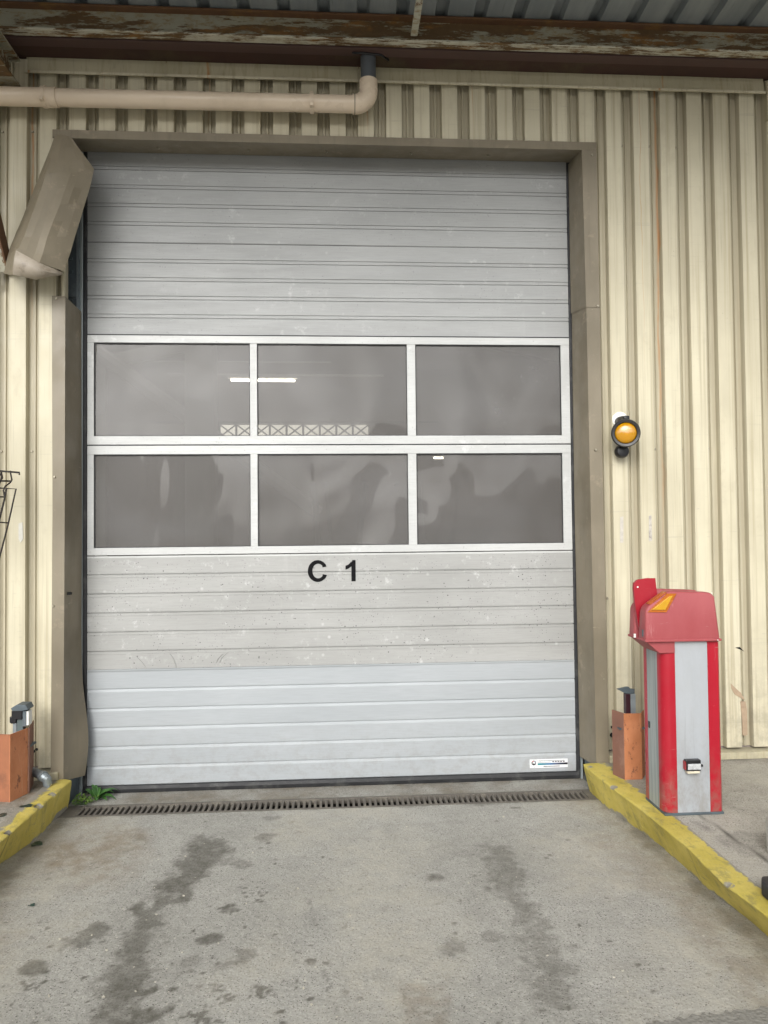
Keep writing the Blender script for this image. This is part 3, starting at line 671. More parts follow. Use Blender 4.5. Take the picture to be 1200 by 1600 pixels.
# top flashing: face leaning out with a drip lip
zf0 = 0.5*(P(66, 117, 'y', YW-.03)[2]+P(1190, 140, 'y', YW-.03)[2]); zf1 = 4.583
xa, xb = P(42, 100, 'y', YW)[0], P(1192, 130, 'y', YW)[0]
def flashing(xa, xb):
    mb = MB(); rows = []
    n = max(2, int((xb-xa)/0.1))
    for q in ((YW-0.004, zf1+0.05), (YW-0.006, zf1), (YW-0.016, zf0+0.018), (YW-0.034, zf0+0.004), (YW-0.034, zf0-0.010), (YW-0.028, zf0-0.010)):
        rows.append([(xa+(xb-xa)*i/n, q[0]+0.0015*mnoise.noise(Vector((i*.4, q[1], 1))), q[1]+0.002*mnoise.noise(Vector((i*.5, 7, 1)))) for i in range(n+1)])
    mb.grid(rows); return mb
edges = [xa, P(260, 100, 'y', YW)[0], P(560, 100, 'y', YW)[0], P(737, 110, 'y', YW)[0], xb]
for i, (a, b) in enumerate(zip(edges, edges[1:])):
    mb = flashing(a+0.0015*(i > 0), b-0.0015); mb.build('top_flashing', M_CREAMF, bld, autos=30)
for a, b in zip(edges, edges[1:]):
    mb = MB(); mb.box(a+.002, b-.002, YW-0.0365, YW-0.0345, zf0-0.010, zf0+0.006, bev=0.0005); mb.build('drip_lip_highlight', M_CREAM, bld)  # paler strip on the lip paints in the light it catches
mb = MB(); x0, x1 = P(26, 120, 'y', YW)[0], P(45, 120, 'y', YW)[0]
mb.box(x0, x1, YW-0.02, YW-0.003, P(30, 142, 'y', YW)[2]-.05, 4.56, bev=0.002); mb.box(-8, x0-0.02, YW-0.016, YW-0.002, 4.44, 4.63); mb.build('corner_trim', M_CREAM, bld)
mb = MB(); x0 = P(1195, 170, 'y', YW)[0]
mb.box(x0, x0+0.11, YW-0.03, YW-0.002, P(1195, 192, 'y', YW)[2]+0.002, 4.56, bev=0.003); mb.build('corner_trim', M_CREAMF, bld)
mb = MB(); mb.box(x0, x0+0.105, YW-0.026, YW-0.0021, ZB, P(1195, 192, 'y', YW)[2], bev=0.003); mb.build('corner_trim', M_CREAM, bld)
# base trim, ledge under the crests
for a, b in ((xr_edge+0.03, 8), (-8, xl_edge-0.02)):
    mb = MB(); mb.prism([(YW-0.030, ZP+0.004), (YW-0.030, ZP+0.042), (YW-0.026, ZP+0.046), (YW+0.05, ZP+0.058), (YW+0.05, ZP+0.003)], 'x', a, b)
    mb.build('base_trim', M_CREAMF, bld)
mb = MB()
for a, b in ((-8, -1.76), (1.76, 8)): mb.box(a, b, YW+0.046, 0.3, ZG-0.3, 4.9)
mb.box(-1.76, 1.76, YW+0.046, 0.3, 4.135, 4.9); mb.build('inner_wall', M_INT, bld)
# screws in the valleys
def screw_mesh():
    bm = bmesh.new(); bmesh.ops.create_cone(bm, cap_ends=True, segments=10, radius1=0.0085, radius2=0.006, depth=0.007, matrix=Matrix.Rotation(math.pi/2, 4, 'X'))
    me = bpy.data.meshes.new('screw'); bm.to_mesh(me); bm.free(); me.materials.append(M_SCREW); return me
SM = screw_mesh()
def screw(x, y, z, parent):
    o = bpy.data.objects.new('screw', SM); COL.objects.link(o); o.parent = parent; o.location = Vector((x, y, z))-origin(parent)
zrow = [P(1000, 224, 'y', YW)[2], P(1000, 701, 'y', YW)[2], P(1070, 1168, 'y', YW)[2]+0.0]
for k in range(-14, 18):
    x = X0+k*PITCH+random.uniform(-.004, .0)-0.024
    if (x > 1.73 and x < 2.95) or (-2.06 < x < -1.72):
        for z in zrow: screw(x, YW+0.038, z+random.uniform(-.004, .004), bld)
# patches on the sheet: tape residue and scrapes
def patch(name, pts, mat, dy=-0.0022, label=None):
    mb = MB(); n = len(pts); q = [P(px, py, 'y', YW+dy-0.001) for px, py in pts]
    mb.prism([(p[0], p[2]) for p in q], 'y', YW+dy-0.0012, YW+0.001); return mb.build(name, mat, bld, label=label)
patch('tape_residue', [(969, 808), (974, 807), (974, 848), (969, 848)], M_TAPE)
patch('tape_residue', [(1014, 806), (1018, 805), (1019, 845), (1014, 846)], M_TAPE)
patch('tape_residue', [(29, 818), (35, 816), (36, 842), (32, 848), (29, 842)], simple('white_tape', C(0.52, 0.51, 0.46), 0.5, 0, 0.15, 40))
patch('paint_scrape', [(1142, 1068), (1147, 1073), (1158, 1083), (1164, 1094), (1158, 1091), (1148, 1085), (1143, 1076)], M_SCRAPE)
patch('paint_scrape', [(1157, 1096), (1165, 1096), (1167, 1110), (1168, 1148), (1163, 1150), (1160, 1148), (1160, 1130), (1158, 1108)], M_SCRAPE)
patch('paint_scrape', [(1149, 1012), (1156, 1011), (1163, 1018), (1157, 1015)], M_HOLE)
for px, py in ((57, 1171), (53, 1174), (959, 1138)):
    p = P(px, py, 'y', YW-0.003); mb = MB(); mb.lathe([(0.009, 0), (0.0085, 0.0015)], (p[0], YW+(-0.002 if px < 100 else 0.027), p[2]), (0, -1, 0), 12); mb.build('hole', M_HOLE, bld)

# ------------------------------------------------------------------ interior seen through the panes
inn = thing('warehouse_interior', (0, 8, ZG), 'dim warehouse hall behind the door panes with a lattice girder under a glazed strip', 'hall')
mb = MB(); mb.quad((-9, 0.31, ZG), (9, 0.31, ZG), (9, 18, ZG), (-9, 18, ZG)); mb.build('floor', M_INTD, inn)
YB = 16.0
def PB(px, py): return P(px, py, 'y', YB)
cx0, cx1 = PB(343, 670)[0], PB(577, 670)[0]; cz0, cz1 = PB(460, 683)[2], PB(460, 663)[2]
mb = MB(); mb.box(-9, 9, YB+0.2, YB+0.35, ZG, 7.0); mb.box(-9.2, -9, 0.3, YB+0.3, ZG, 7.0); mb.box(9, 9.2, 0.3, YB+0.3, ZG, 7.0); mb.build('back_wall', M_INT, inn)
mb = MB(); mb.box(-9, 9, 0.31, YB+.3, 7.0, 7.1); mb.build('ceiling', M_INT, inn)
mb = MB(); mb.box(cx0, cx1, YB+0.12, YB+0.19, cz0, cz1); mb.build('glazed_strip', M_SKYLT, inn)
mb = MB(); n = 9
for i in range(n+1):
    x = cx0+(cx1-cx0)*i/n; mb.box(x-0.03, x+0.03, YB-0.02, YB+0.02, cz0-.05, cz1+.05)
    if i < n:
        x2 = cx0+(cx1-cx0)*(i+1)/n
        mb.tube([(x, YB, cz0), (x2, YB, cz1)], 0.021, 6); mb.tube([(x, YB+.03, cz1), (x2, YB+.03, cz0)], 0.021, 6)
mb.box(cx0-2, cx1+2, YB-0.03, YB+0.03, cz0-0.08, cz0-0.02); mb.box(cx0-2, cx1+2, YB-0.03, YB+0.03, cz1+0.02, cz1+0.08); mb.build('lattice_girder', M_BLACKP, inn)
for yy in (3.0, 6.5, 10.5):
    mb = MB(); 
    for sx in (-1, 1):
        xq = sx*5.2+0.4; mb.box(xq-.1, xq+.1, yy-.08, yy+.08, ZG, 5.2); mb.prism([(xq, 5.0), (xq, 5.25), (0.4, 6.45), (0.4, 6.1)], 'y', yy-.08, yy+.08)
    mb.build('portal_frame', M_INTL, inn)
a_, b_ = P(150, 548, 'y', 2.2), P(345, 690, 'y', 2.2); mb = MB(); mb.tube([a_+(a_-b_)*.6, b_+(b_-a_)*.8], 0.07, 8); mb.build('light_band_bar', M_INTL, inn)  # pale bar added to imitate a light band across the pane
mb = MB(); mb.box(-1.30, -1.05, 1.6, 1.8, ZG, 5.2); mb.build('column', M_INTL, inn)
for xq, wq in ((-0.18, .05), (-0.02, .03), (0.22, .05), (0.66, .12)):
    mb = MB(); mb.tube([(xq+.05*math.sin(z_*2.3+xq*9), 0.9, z_) for z_ in np.linspace(ZG, 2.0, 14)], wq*.5, 8); mb.build('hanging_hose', M_DKSTEEL, inn, smooth=True)
mb = MB(); mb.box(-.6, 1.9, 3.5, 4.6, ZG, 1.65); mb.build('stacked_goods', M_INTD, inn)
mb = MB()
p0, p1 = P(262, 585, 'y', 9), P(600, 587, 'y', 9); mb.tube([p0, p1], 0.022, 8)
p0, p1 = P(240, 565, 'y', 9), P(520, 566, 'y', 9); mb.tube([p0, p1], 0.012, 8); mb.build('conduit', M_INTL, inn)
a, b = P(361, 594, 'y', 8), P(461, 595, 'y', 8)
t = thing('strip_light', ((a[0]+b[0])/2, 8, a[2]), 'lit fluorescent strip light glowing behind the upper left and middle panes', 'strip light')
mb = MB(); mb.tube([a, b], 0.019, 10); mb.build('tube', M_TUBE, t)
mb = MB(); mb.box(a[0]-.05, b[0]+.05, 7.95, 8.06, a[2]+0.03, a[2]+0.09); mb.build('housing', M_INTL, t)
a, b = P(678, 715.5, 'y', 12), P(692, 715.5, 'y', 12)
t = thing('strip_light', ((a[0]+b[0])/2, 12, a[2]), 'tiny distant light seen at the top of the lower right pane', 'strip light')
mb = MB(); mb.tube([a, b], 0.02, 8); mb.build('tube', M_TUBE, t)
mb = MB(); mb.box(a[0]-.03, b[0]+.03, 11.96, 12.05, a[2]+0.024, a[2]+0.07); mb.build('housing', M_INTL, t)

# ------------------------------------------------------------------ sectional door
door = thing('sectional_door', (0, 0, 0), 'tall silver sectional industrial door with two rows of windows, marked C 1', 'door')
ZS = [4.11, 4.015, 3.892, 3.770, 3.648, 3.525, 3.402, 3.280, 3.158, 3.036, 2.914]
def slats(z_top, z_bot, pitch_lines, style, mat, name, x0=-HW+0.004, x1=HW-0.004, warp=0.0015):
    """profile running down; y outwards is negative"""
    prof = []; add = lambda y, z: prof.append((y, z))
    add(0.03, z_top-0.001); add(0.004, z_top-0.001); add(0.0, z_top-0.005)
    for z in pitch_lines:
        if style == 'old':
            add(0, z+0.017); add(0.0055, z+0.0155); add(0.0055, z+0.0125); add(0.0003, z+0.0105)
            add(0.0003, z-0.006); add(0.0065, z-0.008); add(0.0065, z-0.0125); add(0, z-0.0155)
        elif style == 'dirty':
            add(0, z+0.007); add(0.008, z+0.006); add(0.008, z+0.001); add(-0.0005, z-0.0015); add(-0.0005, z-0.016); add(0.002, z-0.017); add(0.002, z-0.0185); add(0, z-0.020)
        else:
            add(0, z+0.009); add(0.007, z+0.0075); add(0.007, z+0.002); add(0.0045, z+0.001); add(0.0, z-0.014)
    if style == 'new' : pass
    add(0, z_bot+0.006); add(0.004, z_bot+0.001); add(0.03, z_bot+0.001)
    nx = 33; xs = [x0+(x1-x0)*i/(nx-1) for i in range(nx)]
    rows = [[(x, y+warp*mnoise.noise(Vector((x*1.3, z*2.1, 5))), z) for x in xs] for y, z in prof]
    mb = MB(); mb.grid(rows)
    if style == 'dirty':
        pass
    return mb.build(name, mat, door, autos=15)
slats(4.16, 3.525, ZS[1:5], 'old', M_PANEL, 'door_section')
slats(3.525, 2.914, ZS[6:10], 'old', M_PANEL, 'door_section')
slats(1.474, 0.738, [1.350, 1.226, 1.103, 0.980, 0.857], 'dirty', M_PANELD, 'door_section').__setitem__('label', 'scuffed dirty door section carrying the marking')
slats(0.738, 0.0, [0.611, 0.488, 0.366, 0.244, 0.121], 'new', M_PANELN, 'door_section').__setitem__('label', 'newer smooth blue-silver bottom section')
# joint trims (small highlights between sections)
mb = MB(); mb.prism([(0.001, 0.7415), (-0.004, 0.7405), (-0.0035, 0.7335), (0.001, 0.724)], 'x', -HW+.004, HW-.004); mb.build('joint_trim', M_PANELN, door)
mb = MB(); mb.prism([(0.004, 1.472), (-0.001, 1.4715), (-0.001, 1.460), (0.004, 1.4595)], 'x', -HW+.004, HW-.004); mb.build('joint_trim', M_ALU, door)
def crease(pts, nm='crease', w_=0.0035):
    mb = MB(); q = [P(px, py, 'y', -0.002) for px, py in pts]; n = len(q); rows = []
    for i, c in enumerate(q):
        wd = w_*math.sin(math.pi*(i+0.4)/(n-0.2)); rows.append([(c[0]-wd, 0.0004, c[2]), (c[0]-wd*.2, -0.0035, c[2]), (c[0]+wd, 0.0004, c[2])])
    mb.grid(rows); mb.build(nm, M_PANELD, door)
crease([(265, 1021), (271, 1029), (274, 1037), (276, 1044)], w_=0.006); crease([(356, 1020), (347, 1027), (343, 1036)]); crease([(349, 1021), (341, 1029), (338, 1036)]); crease([(213, 1026), (222, 1035), (228, 1043)])
wx = [-1.594, -1.553, -0.548, -0.502, 0.490, 0.546, 1.535, 1.594]
def window_section(zt, zb, pt, pb):
    mb = MB(); xa, xb = wx[0], wx[-1]
    mb.box(xa, xb, -0.010, 0.03, pt, zt-0.004, bev=0.0015); mb.box(xa, xb, -0.010, 0.03, zb+0.004, pb, bev=0.0015)
    for a, b in ((wx[0], wx[1]), (wx[2], wx[3]), (wx[4], wx[5]), (wx[6], wx[7])):
        mb.box(a, b, -0.0085, 0.028, pb+0.0003, pt-0.0003, bev=0.0012)
    fr = mb.build('window_section', M_ALU, door)
    for a, b in ((wx[1], wx[2]), (wx[3], wx[4]), (wx[5], wx[6])):
        mb = MB(); rows = []
        for i in range(9):
            rows.append([(a+(b-a)*j/12, 0.008+0.004*mnoise.noise(Vector((a+j*.3, pt+i*.4, 4))), pb+(pt-pb)*i/8) for j in range(13)])
        mb.grid(rows, 0.003); pn = mb.build('pane', M_PANE, fr, autos=30)
        mb = MB()   # dark glazing gasket
        g = 0.006
        for q in ((a, b, pt-g, pt-.0005), (a, b, pb+.0005, pb+g*0.7), (a+.0005, a+g*.7, pb+g, pt-g), (b-g*.7, b-.0005, pb+g, pt-g)): mb.box(q[0], q[1], -0.003, 0.004, q[2], q[3])
        mb.build('gasket', M_BLACK, fr)
    mb = MB(); mb.box(xa, xb, -0.0065, 0.02, zt-0.0038, zt+0.0038); mb.build('joint_seal', M_BLACK, door)
window_section(2.914, 2.191, 2.862, 2.250)
window_section(2.191, 1.474, 2.131, 1.525)
mb = MB(); mb.box(-HW+.004, HW-.004, 0.004, 0.03, 3.5215, 3.5285); mb.build('joint_seal', M_BLACK, door)
mb = MB(); mb.prism([(-0.012, 0.0), (-0.018, -0.02), (-0.012, -0.044), (0.03, -0.046), (0.03, 0.0)], 'x', -HW-0.0, HW+0.012); mb.build('bottom_seal', M_BLACK, door)
for s in (-1, 1):
    mb = MB(); a, b = (HW-0.003, HW+0.022) if s > 0 else (-HW-0.020, -HW+0.003)
    mb.box(a, b, -0.012, 0.03, ZG+.003, 4.115, bev=0.004); mb.build('side_seal', M_BLACK, door)
    mb = MB(); a, b = (HW+0.0225, HW+0.036) if s > 0 else (-HW-0.036, -HW-0.0205)
    mb.box(a, b, -0.022, 0.03, ZG+.001, 4.115, bev=0.002); mb.build('guide_rail', M_GUIDE, door)
mb = MB(); mb.box(-HW, HW, 0.034, 0.05, ZG+.01, 1.47); mb.box(-HW, HW, 0.034, 0.05, 2.92, 4.14); mb.build('backing_sheet', M_PANEL, door)
# the marking C 1
def letter(px0, py0, px1, py1, polys, name):
    a, b = P(px0, py1, 'y', -0.004), P(px1, py0, 'y', -0.004)
    mb = MB()
    for poly in polys:
        mb.prism([(a[0]+(b[0]-a[0])*u, a[2]+(b[2]-a[2])*v) for u, v in poly], 'y', -0.0028, -0.0008)
    return mb.build(name, M_LETTER, door)
# C drawn as a thick open ring with slanted terminals
def cpoly():
    out, inn_ = [], []
    N = 28; a0, a1 = math.radians(32), math.radians(328)
    for i in range(N+1):
        t_ = a0+(a1-a0)*i/N
        out.append((0.52+0.52*math.cos(t_)*1.0, 0.5+0.5*math.sin(t_))); inn_.append((0.545+0.305*math.cos(t_), 0.5+0.335*math.sin(t_)))
    out[0] = (0.985, 0.70); inn_[0] = (0.77, 0.665); out[1] = (0.945, 0.80); out[-1] = (1.0, 0.31); inn_[-1] = (0.78, 0.355); out[-2] = (0.945, 0.19)
    return [[out[i], out[i+1], inn_[i+1], inn_[i]] for i in range(N)]
letter(481, 875, 510.5, 909.5, cpoly(), 'letter')
letter(540, 875, 555.5, 908.5, [[(0.58, 0), (1, 0), (1, 1), (0.70, 1), (0.58, 0.88), (0.58, 0.70)], [(0.58, 0.8809), (0.58, 0.7001), (0.30, 0.60), (0.0, 0.55), (0.0, 0.735), (0.28, 0.79), (0.45, 0.86), (0.58, 0.94)]], 'digit')
# small plate at the bottom right
st = thing('door_plate', (1.36, -0.003, 0.05), 'small white maker plate with hexagon logo and blue band at the door foot', 'plate')
def SP(px, py): p = P(px, py, 'y', -0.004); return p[0], p[2]
c00, c11 = SP(828, 1200.3), SP(887, 1185.2)
def plate_box(u0, u1, v0, v1, y0, y1): # u,v in 0..1 of the plate
    X_, Z_ = (lambda u: c00[0]+(c11[0]-c00[0])*u), (lambda v: c00[1]+(c11[1]-c00[1])*v)
    return X_(u0), X_(u1), y0, y1, Z_(v0), Z_(v1)
mb = MB(); mb.box(*plate_box(0, 1, 0, 1, -0.004, -0.001), bev=0.0); mb.build('plate', simple('white_plate', C(0.78, 0.79, 0.80), 0.3, 0, 0.02, 20), st)
def band():
    k = NB('teal_to_black_band'); X, Y, Z = k.sep(); f = k.ramp(X, c00[0]+.05, c11[0]-.02)
    cr = k.n('ShaderNodeValToRGB'); k.link(k.ramp(X, c00[0]+.04, c11[0]), cr.inputs[0]); e = cr.color_ramp.elements
    e[0].color = C(0.02, 0.22, 0.24); e[1].color = C(0.01, 0.01, 0.012); q = e.new(0.4); q.color = C(0.05, 0.17, 0.34); q = e.new(0.7); q.color = C(0.08, 0.09, 0.17)
    k.color(cr.outputs[0]); k.rough(0.35); return k.done()
mb = MB(); mb.box(*plate_box(0.205, 0.995, 0.33, 0.55, -0.0046, -0.0038)); mb.build('colour_band', band(), st)
mb = MB()
def dashes(u0, u1, v0, v1, n, gap=0.3):
    for i in range(n):
        a = u0+(u1-u0)*i/n; b = a+(u1-u0)/n*(1-gap); mb.box(*plate_box(a, b, v0, v1, -0.0046, -0.0038))
for q in ((0.23, 0.92, 0.80, 0.85, 26, 0.25), (0.22, 0.55, 0.64, 0.68, 14, 0.25), (0.59, 0.94, 0.65, 0.74, 5, 0.3), (0.36, 0.79, 0.12, 0.20, 16, 0.2), (0.09, 0.15, 0.10, 0.13, 3, .2)):
    mb = MB(); dashes(*q); mb.build('small_print', M_LETTER, st)
# hexagon emblem: black left and bottom, grey right, red top
def hexpt(t_, r): return (0.105+0.068*r*math.cos(t_), 0.60+0.30*r*math.sin(t_))
for i, mt in enumerate((0, 1, 2, 2, 2, 0)):
    t0, t1 = math.radians(30+60*i), math.radians(90+60*i)
    cm = [simple('emblem_grey', C(0.18, 0.2, 0.24), 0.4), simple('emblem_red', C(0.35, 0.08, 0.09), 0.4), M_LETTER][mt]
    mb = MB(); q = [hexpt(t0, 1), hexpt(t1, 1), hexpt(t1, 0.55), hexpt(t0, 0.55)]
    mb.prism([(c00[0]+(c11[0]-c00[0])*u, c00[1]+(c11[1]-c00[1])*v) for u, v in q], 'y', -0.0046, -0.0038); mb.build('emblem', cm, st)
mb = MB(); mb.box(*plate_box(0.095, 0.115, 0.40, 0.62, -0.0047, -0.0038)); mb.build('emblem', M_LETTER, st)

# ------------------------------------------------------------------ door surround
sur = thing('door_surround', (0, YW, 0), 'taupe folded metal flashing lining the head and sides of the door opening', 'door surround')
YF = YW-0.014
zA, zB_ = P(500, 212, 'y', YF)[2], P(500, 225, 'y', YF)[2]
xL, xR = P(82, 208, 'y', YF)[0], P(932, 228, 'y', YF)[0]
mb = MB(); n = 40; rows = []
for k, (y, z) in enumerate(((YF+0.012, zA+0.001), (YF, zA), (YF-0.002, zB_), (-0.02, 4.112), (-0.012, 4.125))):
    rows.append([(xL+(xR-xL)*i/n if k < 3 else (-HW-.05)+(2*HW+.09)*i/n, y, z+0.0015*mnoise.noise(Vector((i*.3, k, 2)))) for i in range(n+1)])
mb.grid(rows); mb.build('head_flashing', M_TAUPE, sur, autos=25)
for px in (247, 388, 510, 642, 762):
    p = P(px, 238, 'y', -0.13); screw(p[0], -0.13, 0.5*(zB_+4.112)-0.004, sur)
def jamb(pts_out, pts_corner, pts_in, name, yin=-0.024, dent=None, m=26):
    """pts_*: (px,py) columns read on the face plane / on the inner plane"""
    rows = []
    for i in range(m+1):
        t_ = i/m
        def lerp(L):
            s_ = t_*(len(L)-1); j = min(int(s_), len(L)-2); f_ = s_-j; return (L[j][0]+(L[j+1][0]-L[j][0])*f_, L[j][1]+(L[j+1][1]-L[j][1])*f_)
        o_, c_, n_ = P(*lerp(pts_out), 'y', YF), P(*lerp(pts_corner), 'y', YF), P(*lerp(pts_in), 'y', yin)
        row = [(o_[0], YF+0.012, o_[2]), (o_[0], YF, o_[2])]
        row += [(o_[0]+(c_[0]-o_[0])*.5, YF, o_[2]+(c_[2]-o_[2])*.5)]
        for k in range(9):
            f_ = k/8; q = [c_[a]+(n_[a]-c_[a])*f_ for a in range(3)]
            if dent: q = dent(q, t_, f_)
            row.append(tuple(q))
        rows.append(row)
    mb = MB(); mb.grid(rows); return mb.build(name, M_TAUPE, sur, autos=30)
jamb([(932, 230), (937, 480)], [(909, 231), (916, 480)], [(888, 257), (892, 490)], 'side_flashing')
def wob(q, t_, f_):
    q[0] += 0.006*mnoise.noise(Vector((t_*6, f_, 1)))*f_*(1-f_)*4; return q
YF0 = YF; YF = YW-0.010
jamb([(937, 470), (941, 700), (952, 1196)], [(916, 470), (921, 700), (932, 1198)], [(893, 470), (897, 760), (906, 1182)], 'side_flashing', -0.024, wob)
YF = YF0
def dentL(q, t_, f_):
    # the lower end is knocked inwards over the door edge
    k = max(0, (t_-0.70)/0.27); k = min(1, k); k = k*k*(3-2*k)
    k2 = math.exp(-((t_-0.93)/0.10)**2)
    q[1] -= 0.05*k*f_; q[0] += (0.052*k2+0.012*k)*f_**1.4 + 0.01*mnoise.noise(Vector((t_*7, f_*2, 8)))*f_*(1-f_)*3
    return q
jamb([(81, 462), (82, 800), (79, 1221)], [(102, 463), (101, 800), (99, 1221)], [(127, 487), (128, 830), (126, 1208)], 'side_flashing', -0.030, dentL, 40)
for px, py, y in ((88, 466, YF-.003), (83, 947, YF-.003), (85, 745, YF-.003), (949, 935, YF-.003), (925, 242, YF-.003), (934, 478, YF-.003), (931, 703, YF-.003)):
    p = P(px, py, 'y', y); screw(p[0], y, p[2], sur)
p = P(109, 927, 'y', -0.2); mb = MB(); mb.prism([(p[1]-0.02, p[2]-0.008), (p[1]+0.012, p[2]-0.010), (p[1]+.02, p[2]+0.004), (p[1]-.015, p[2]+0.010)], 'x', p[0]-0.014, p[0]+0.008); mb.build('hole', M_HOLE, sur)
# steel post and rail laid bare in the left reveal
mb = MB(); x0, x1 = P(105, 430, 'y', -0.02)[0], P(120, 430, 'y', -0.02)[0]
mb.box(-1.80, x1, -0.022, -0.010, ZG+.01, 4.10); mb.build('steel_post', M_DKSTEEL, sur)
mb = MB()
for py in (405, 425, 452, 470):
    p = P(112, py, 'y', -0.022); mb.lathe([(0.011, 0), (0.008, 0.010)], (p[0], -0.022, p[2]), (0, -1, 0), 10)
mb.box(x0-.02, x1+.002, -0.034, -0.0225, P(112, 464, 'y', -.03)[2], P(112, 446, 'y', -.03)[2]); mb.box(x0-.02, x1+.002, -0.028, -0.0225, P(112, 402, 'y', -.03)[2], P(112, 400, 'y', -.03)[2]); mb.build('bolt_plate', M_DKSTEEL, sur)
mb = MB(); mb.box(x1+.0005, x1+0.012, -0.030, -0.02, ZG+.01, 4.10); mb.box(x1+0.013, x1+0.024, -0.018, -0.012, ZG+.01, 4.10); mb.build('track_rail', M_GALV, sur)
mb = MB(); p0 = P(93, 445, 'y', YW)[0]; mb.box(xl_edge-0.012, xl_edge+0.006, YW-0.003, YW+.06, ZP+.1, 4.12); mb.build('edge_trim', M_CREAM, sur)
for a_, b_ in ((1.642, 1.80), (-1.80, -1.642)):
    mb = MB(); mb.box(a_, b_, -0.252, -0.036, ZG-.01, ZP-.004); mb.build('plinth', M_DKSTEEL, sur)
mb = MB(); mb.box(1.66, 1.76, -0.015, 0.0, ZG, 4.12); mb.box(-1.77, -1.637, 0.021, 0.032, ZG, 4.12); mb.build('steel_post', M_DKSTEEL, sur)

# ------------------------------------------------------------------ torn flashing hanging by its top corner
bt = thing('bent_flashing', tuple(P(95, 215, 'y', YW-.03)), 'buckled torn-off taupe flashing strip hanging askew from the top left door corner', 'bent metal strip')
# rows down its length: (left edge, crease, mid, right edge) in photo readings with distance from the wall
R_ = [
 [(86, 211, .020), (94, 211, .030), (104, 212, .028), (110, 212, .022)],
 [(80, 228, .030), (88, 228, .055), (108, 229, .050), (123, 231, .030)],
 [(72, 248, .040), (80, 249, .085), (112, 250, .075), (137, 250, .040)],
 [(63, 270, .050), (72, 272, .115), (110, 270, .095), (147, 264, .030)],
 [(54, 293, .060), (64, 295, .140), (103, 294, .115), (141, 292, .050)],
 [(44, 318, .070), (55, 320, .165), (93, 320, .150), (133, 318, .070)],
 [(34, 343, .085), (46, 346, .190), (84, 345, .165), (125, 345, .090)],
 [(24, 366, .100), (37, 370, .215), (74, 370, .200), (117, 370, .110)],
 [(16, 386, .115), (29, 389, .240), (67, 398, .225), (110, 395, .130)],
 [(12, 400, .125), (25, 391, .255), (62, 411, .245), (100, 424, .145)],
]
mb = MB(); rows = []
for r in R_:
    q = [P(px, py, 'y', YW-d) for px, py, d in r]
    # inner subdivision
    row = []
    for a, b in zip(q, q[1:]):
        for k in range(3): row.append(tuple(a+(b-a)*k/3+np.array([0, (random.uniform(-.007, .007) if (k or 0 < len(row) < 9) else 0), 0])))
    row.append(tuple(q[-1])); rows.append(row)
mb.grid(rows); mb.build('strip', M_TAUPE, bt, autos=6)
# curled-under end, paler to paint in the light on its outward face
R2 = [[(25, 391, .255), (44, 401, .252), (62, 411, .246), (82, 419, .205), (98, 426, .150)],
      [(23, 400, .262), (42, 411, .275), (61, 421, .270), (80, 426, .225), (97, 428, .153)],
      [(21, 412, .262), (40, 422, .270), (59, 430, .262), (79, 430, .215), (96, 429.5, .150)],
      [(20, 429, .240), (38, 433, .235), (56, 437, .225), (76, 433, .190), (95, 430, .145)]]
mb = MB(); rows = [[tuple(P(px, py, 'y', YW-d)) for px, py, d in r] for r in R2]; mb.grid(rows, 0.0015)
mb.build('curled_end', simple('lit_sheet_curl', C(0.34, 0.295, 0.235), 0.5, 0, 0.2, 22, 0.1, C(0.16, 0.13, 0.09), 0.7), bt, autos=50)
R3 = [[(12, 400, .125), (19, 395, .2), (25, 391, .255)], [(9, 412, .13), (16, 411, .20), (22.5, 404, .262)], [(6, 427, .135), (13, 429, .2), (20, 429.5, .24)]]
mb = MB(); rows = [[tuple(P(px, py, 'y', YW-d)) for px, py, d in r] for r in R3]; mb.grid(rows, 0.0015); mb.build('folded_lip', M_TAUPE, bt)

# ------------------------------------------------------------------ rainwater pipe
PY = YW-0.115
zl_, zr_ = P(0, 157.5, 'y', PY)[2], P(560, 163, 'y', PY)[2]; xv = P(575.5, 120, 'y', PY)[0]; rp = 0.0535
dp = thing('rainwater_pipe', (xv, PY, zr_), 'cream plastic rainwater pipe running level across the wall to a grey spout', 'pipe')
sl_ = (zr_-zl_)/(P(560, 163, 'y', PY)[0]-P(0, 157.5, 'y', PY)[0])
zpipe = lambda x: zr_+(x-xv)*0.004
j1, j2 = P(90, 157, 'y', PY)[0], xv-0.085
mb = MB(); mb.tube([(-6, PY, zpipe(-6)), (j1, PY, zpipe(j1))], rp, 28); mb.build('pipe', M_PIPE, dp, autos=40)
mb = MB(); mb.tube([(j1+0.001, PY, zpipe(j1)), (j2, PY, zpipe(j2))], rp-0.002, 28); mb.build('pipe', M_PIPE, dp, autos=40)
mb = MB(); mb.tube([(j1-0.09, PY, zpipe(j1)), (j1+0.0, PY, zpipe(j1))], rp+0.0035, 28); mb.build('collar', M_PIPE, dp, autos=40)
pts = []; Rr = 0.085; cz = zr_+Rr; cxx = xv-Rr
pts.append((j2-0.015, PY, zr_))
for i in range(13):
    a_ = -math.pi/2+math.pi/2*i/12; pts.append((cxx+Rr*math.cos(a_), PY, cz+Rr*math.sin(a_)))
ztop_el = P(575, 127, 'y', PY)[2]; pts.append((xv, PY, ztop_el))
mb = MB(); mb.tube(pts, rp+0.004, 28); mb.build('elbow', M_PIPE, dp, autos=40)
mb = MB(); mb.tube([(xv, PY, ztop_el-0.01), (xv, PY, 4.60)], rp-0.006, 28); mb.build('grey_collar', M_PIPEG, dp, autos=40)
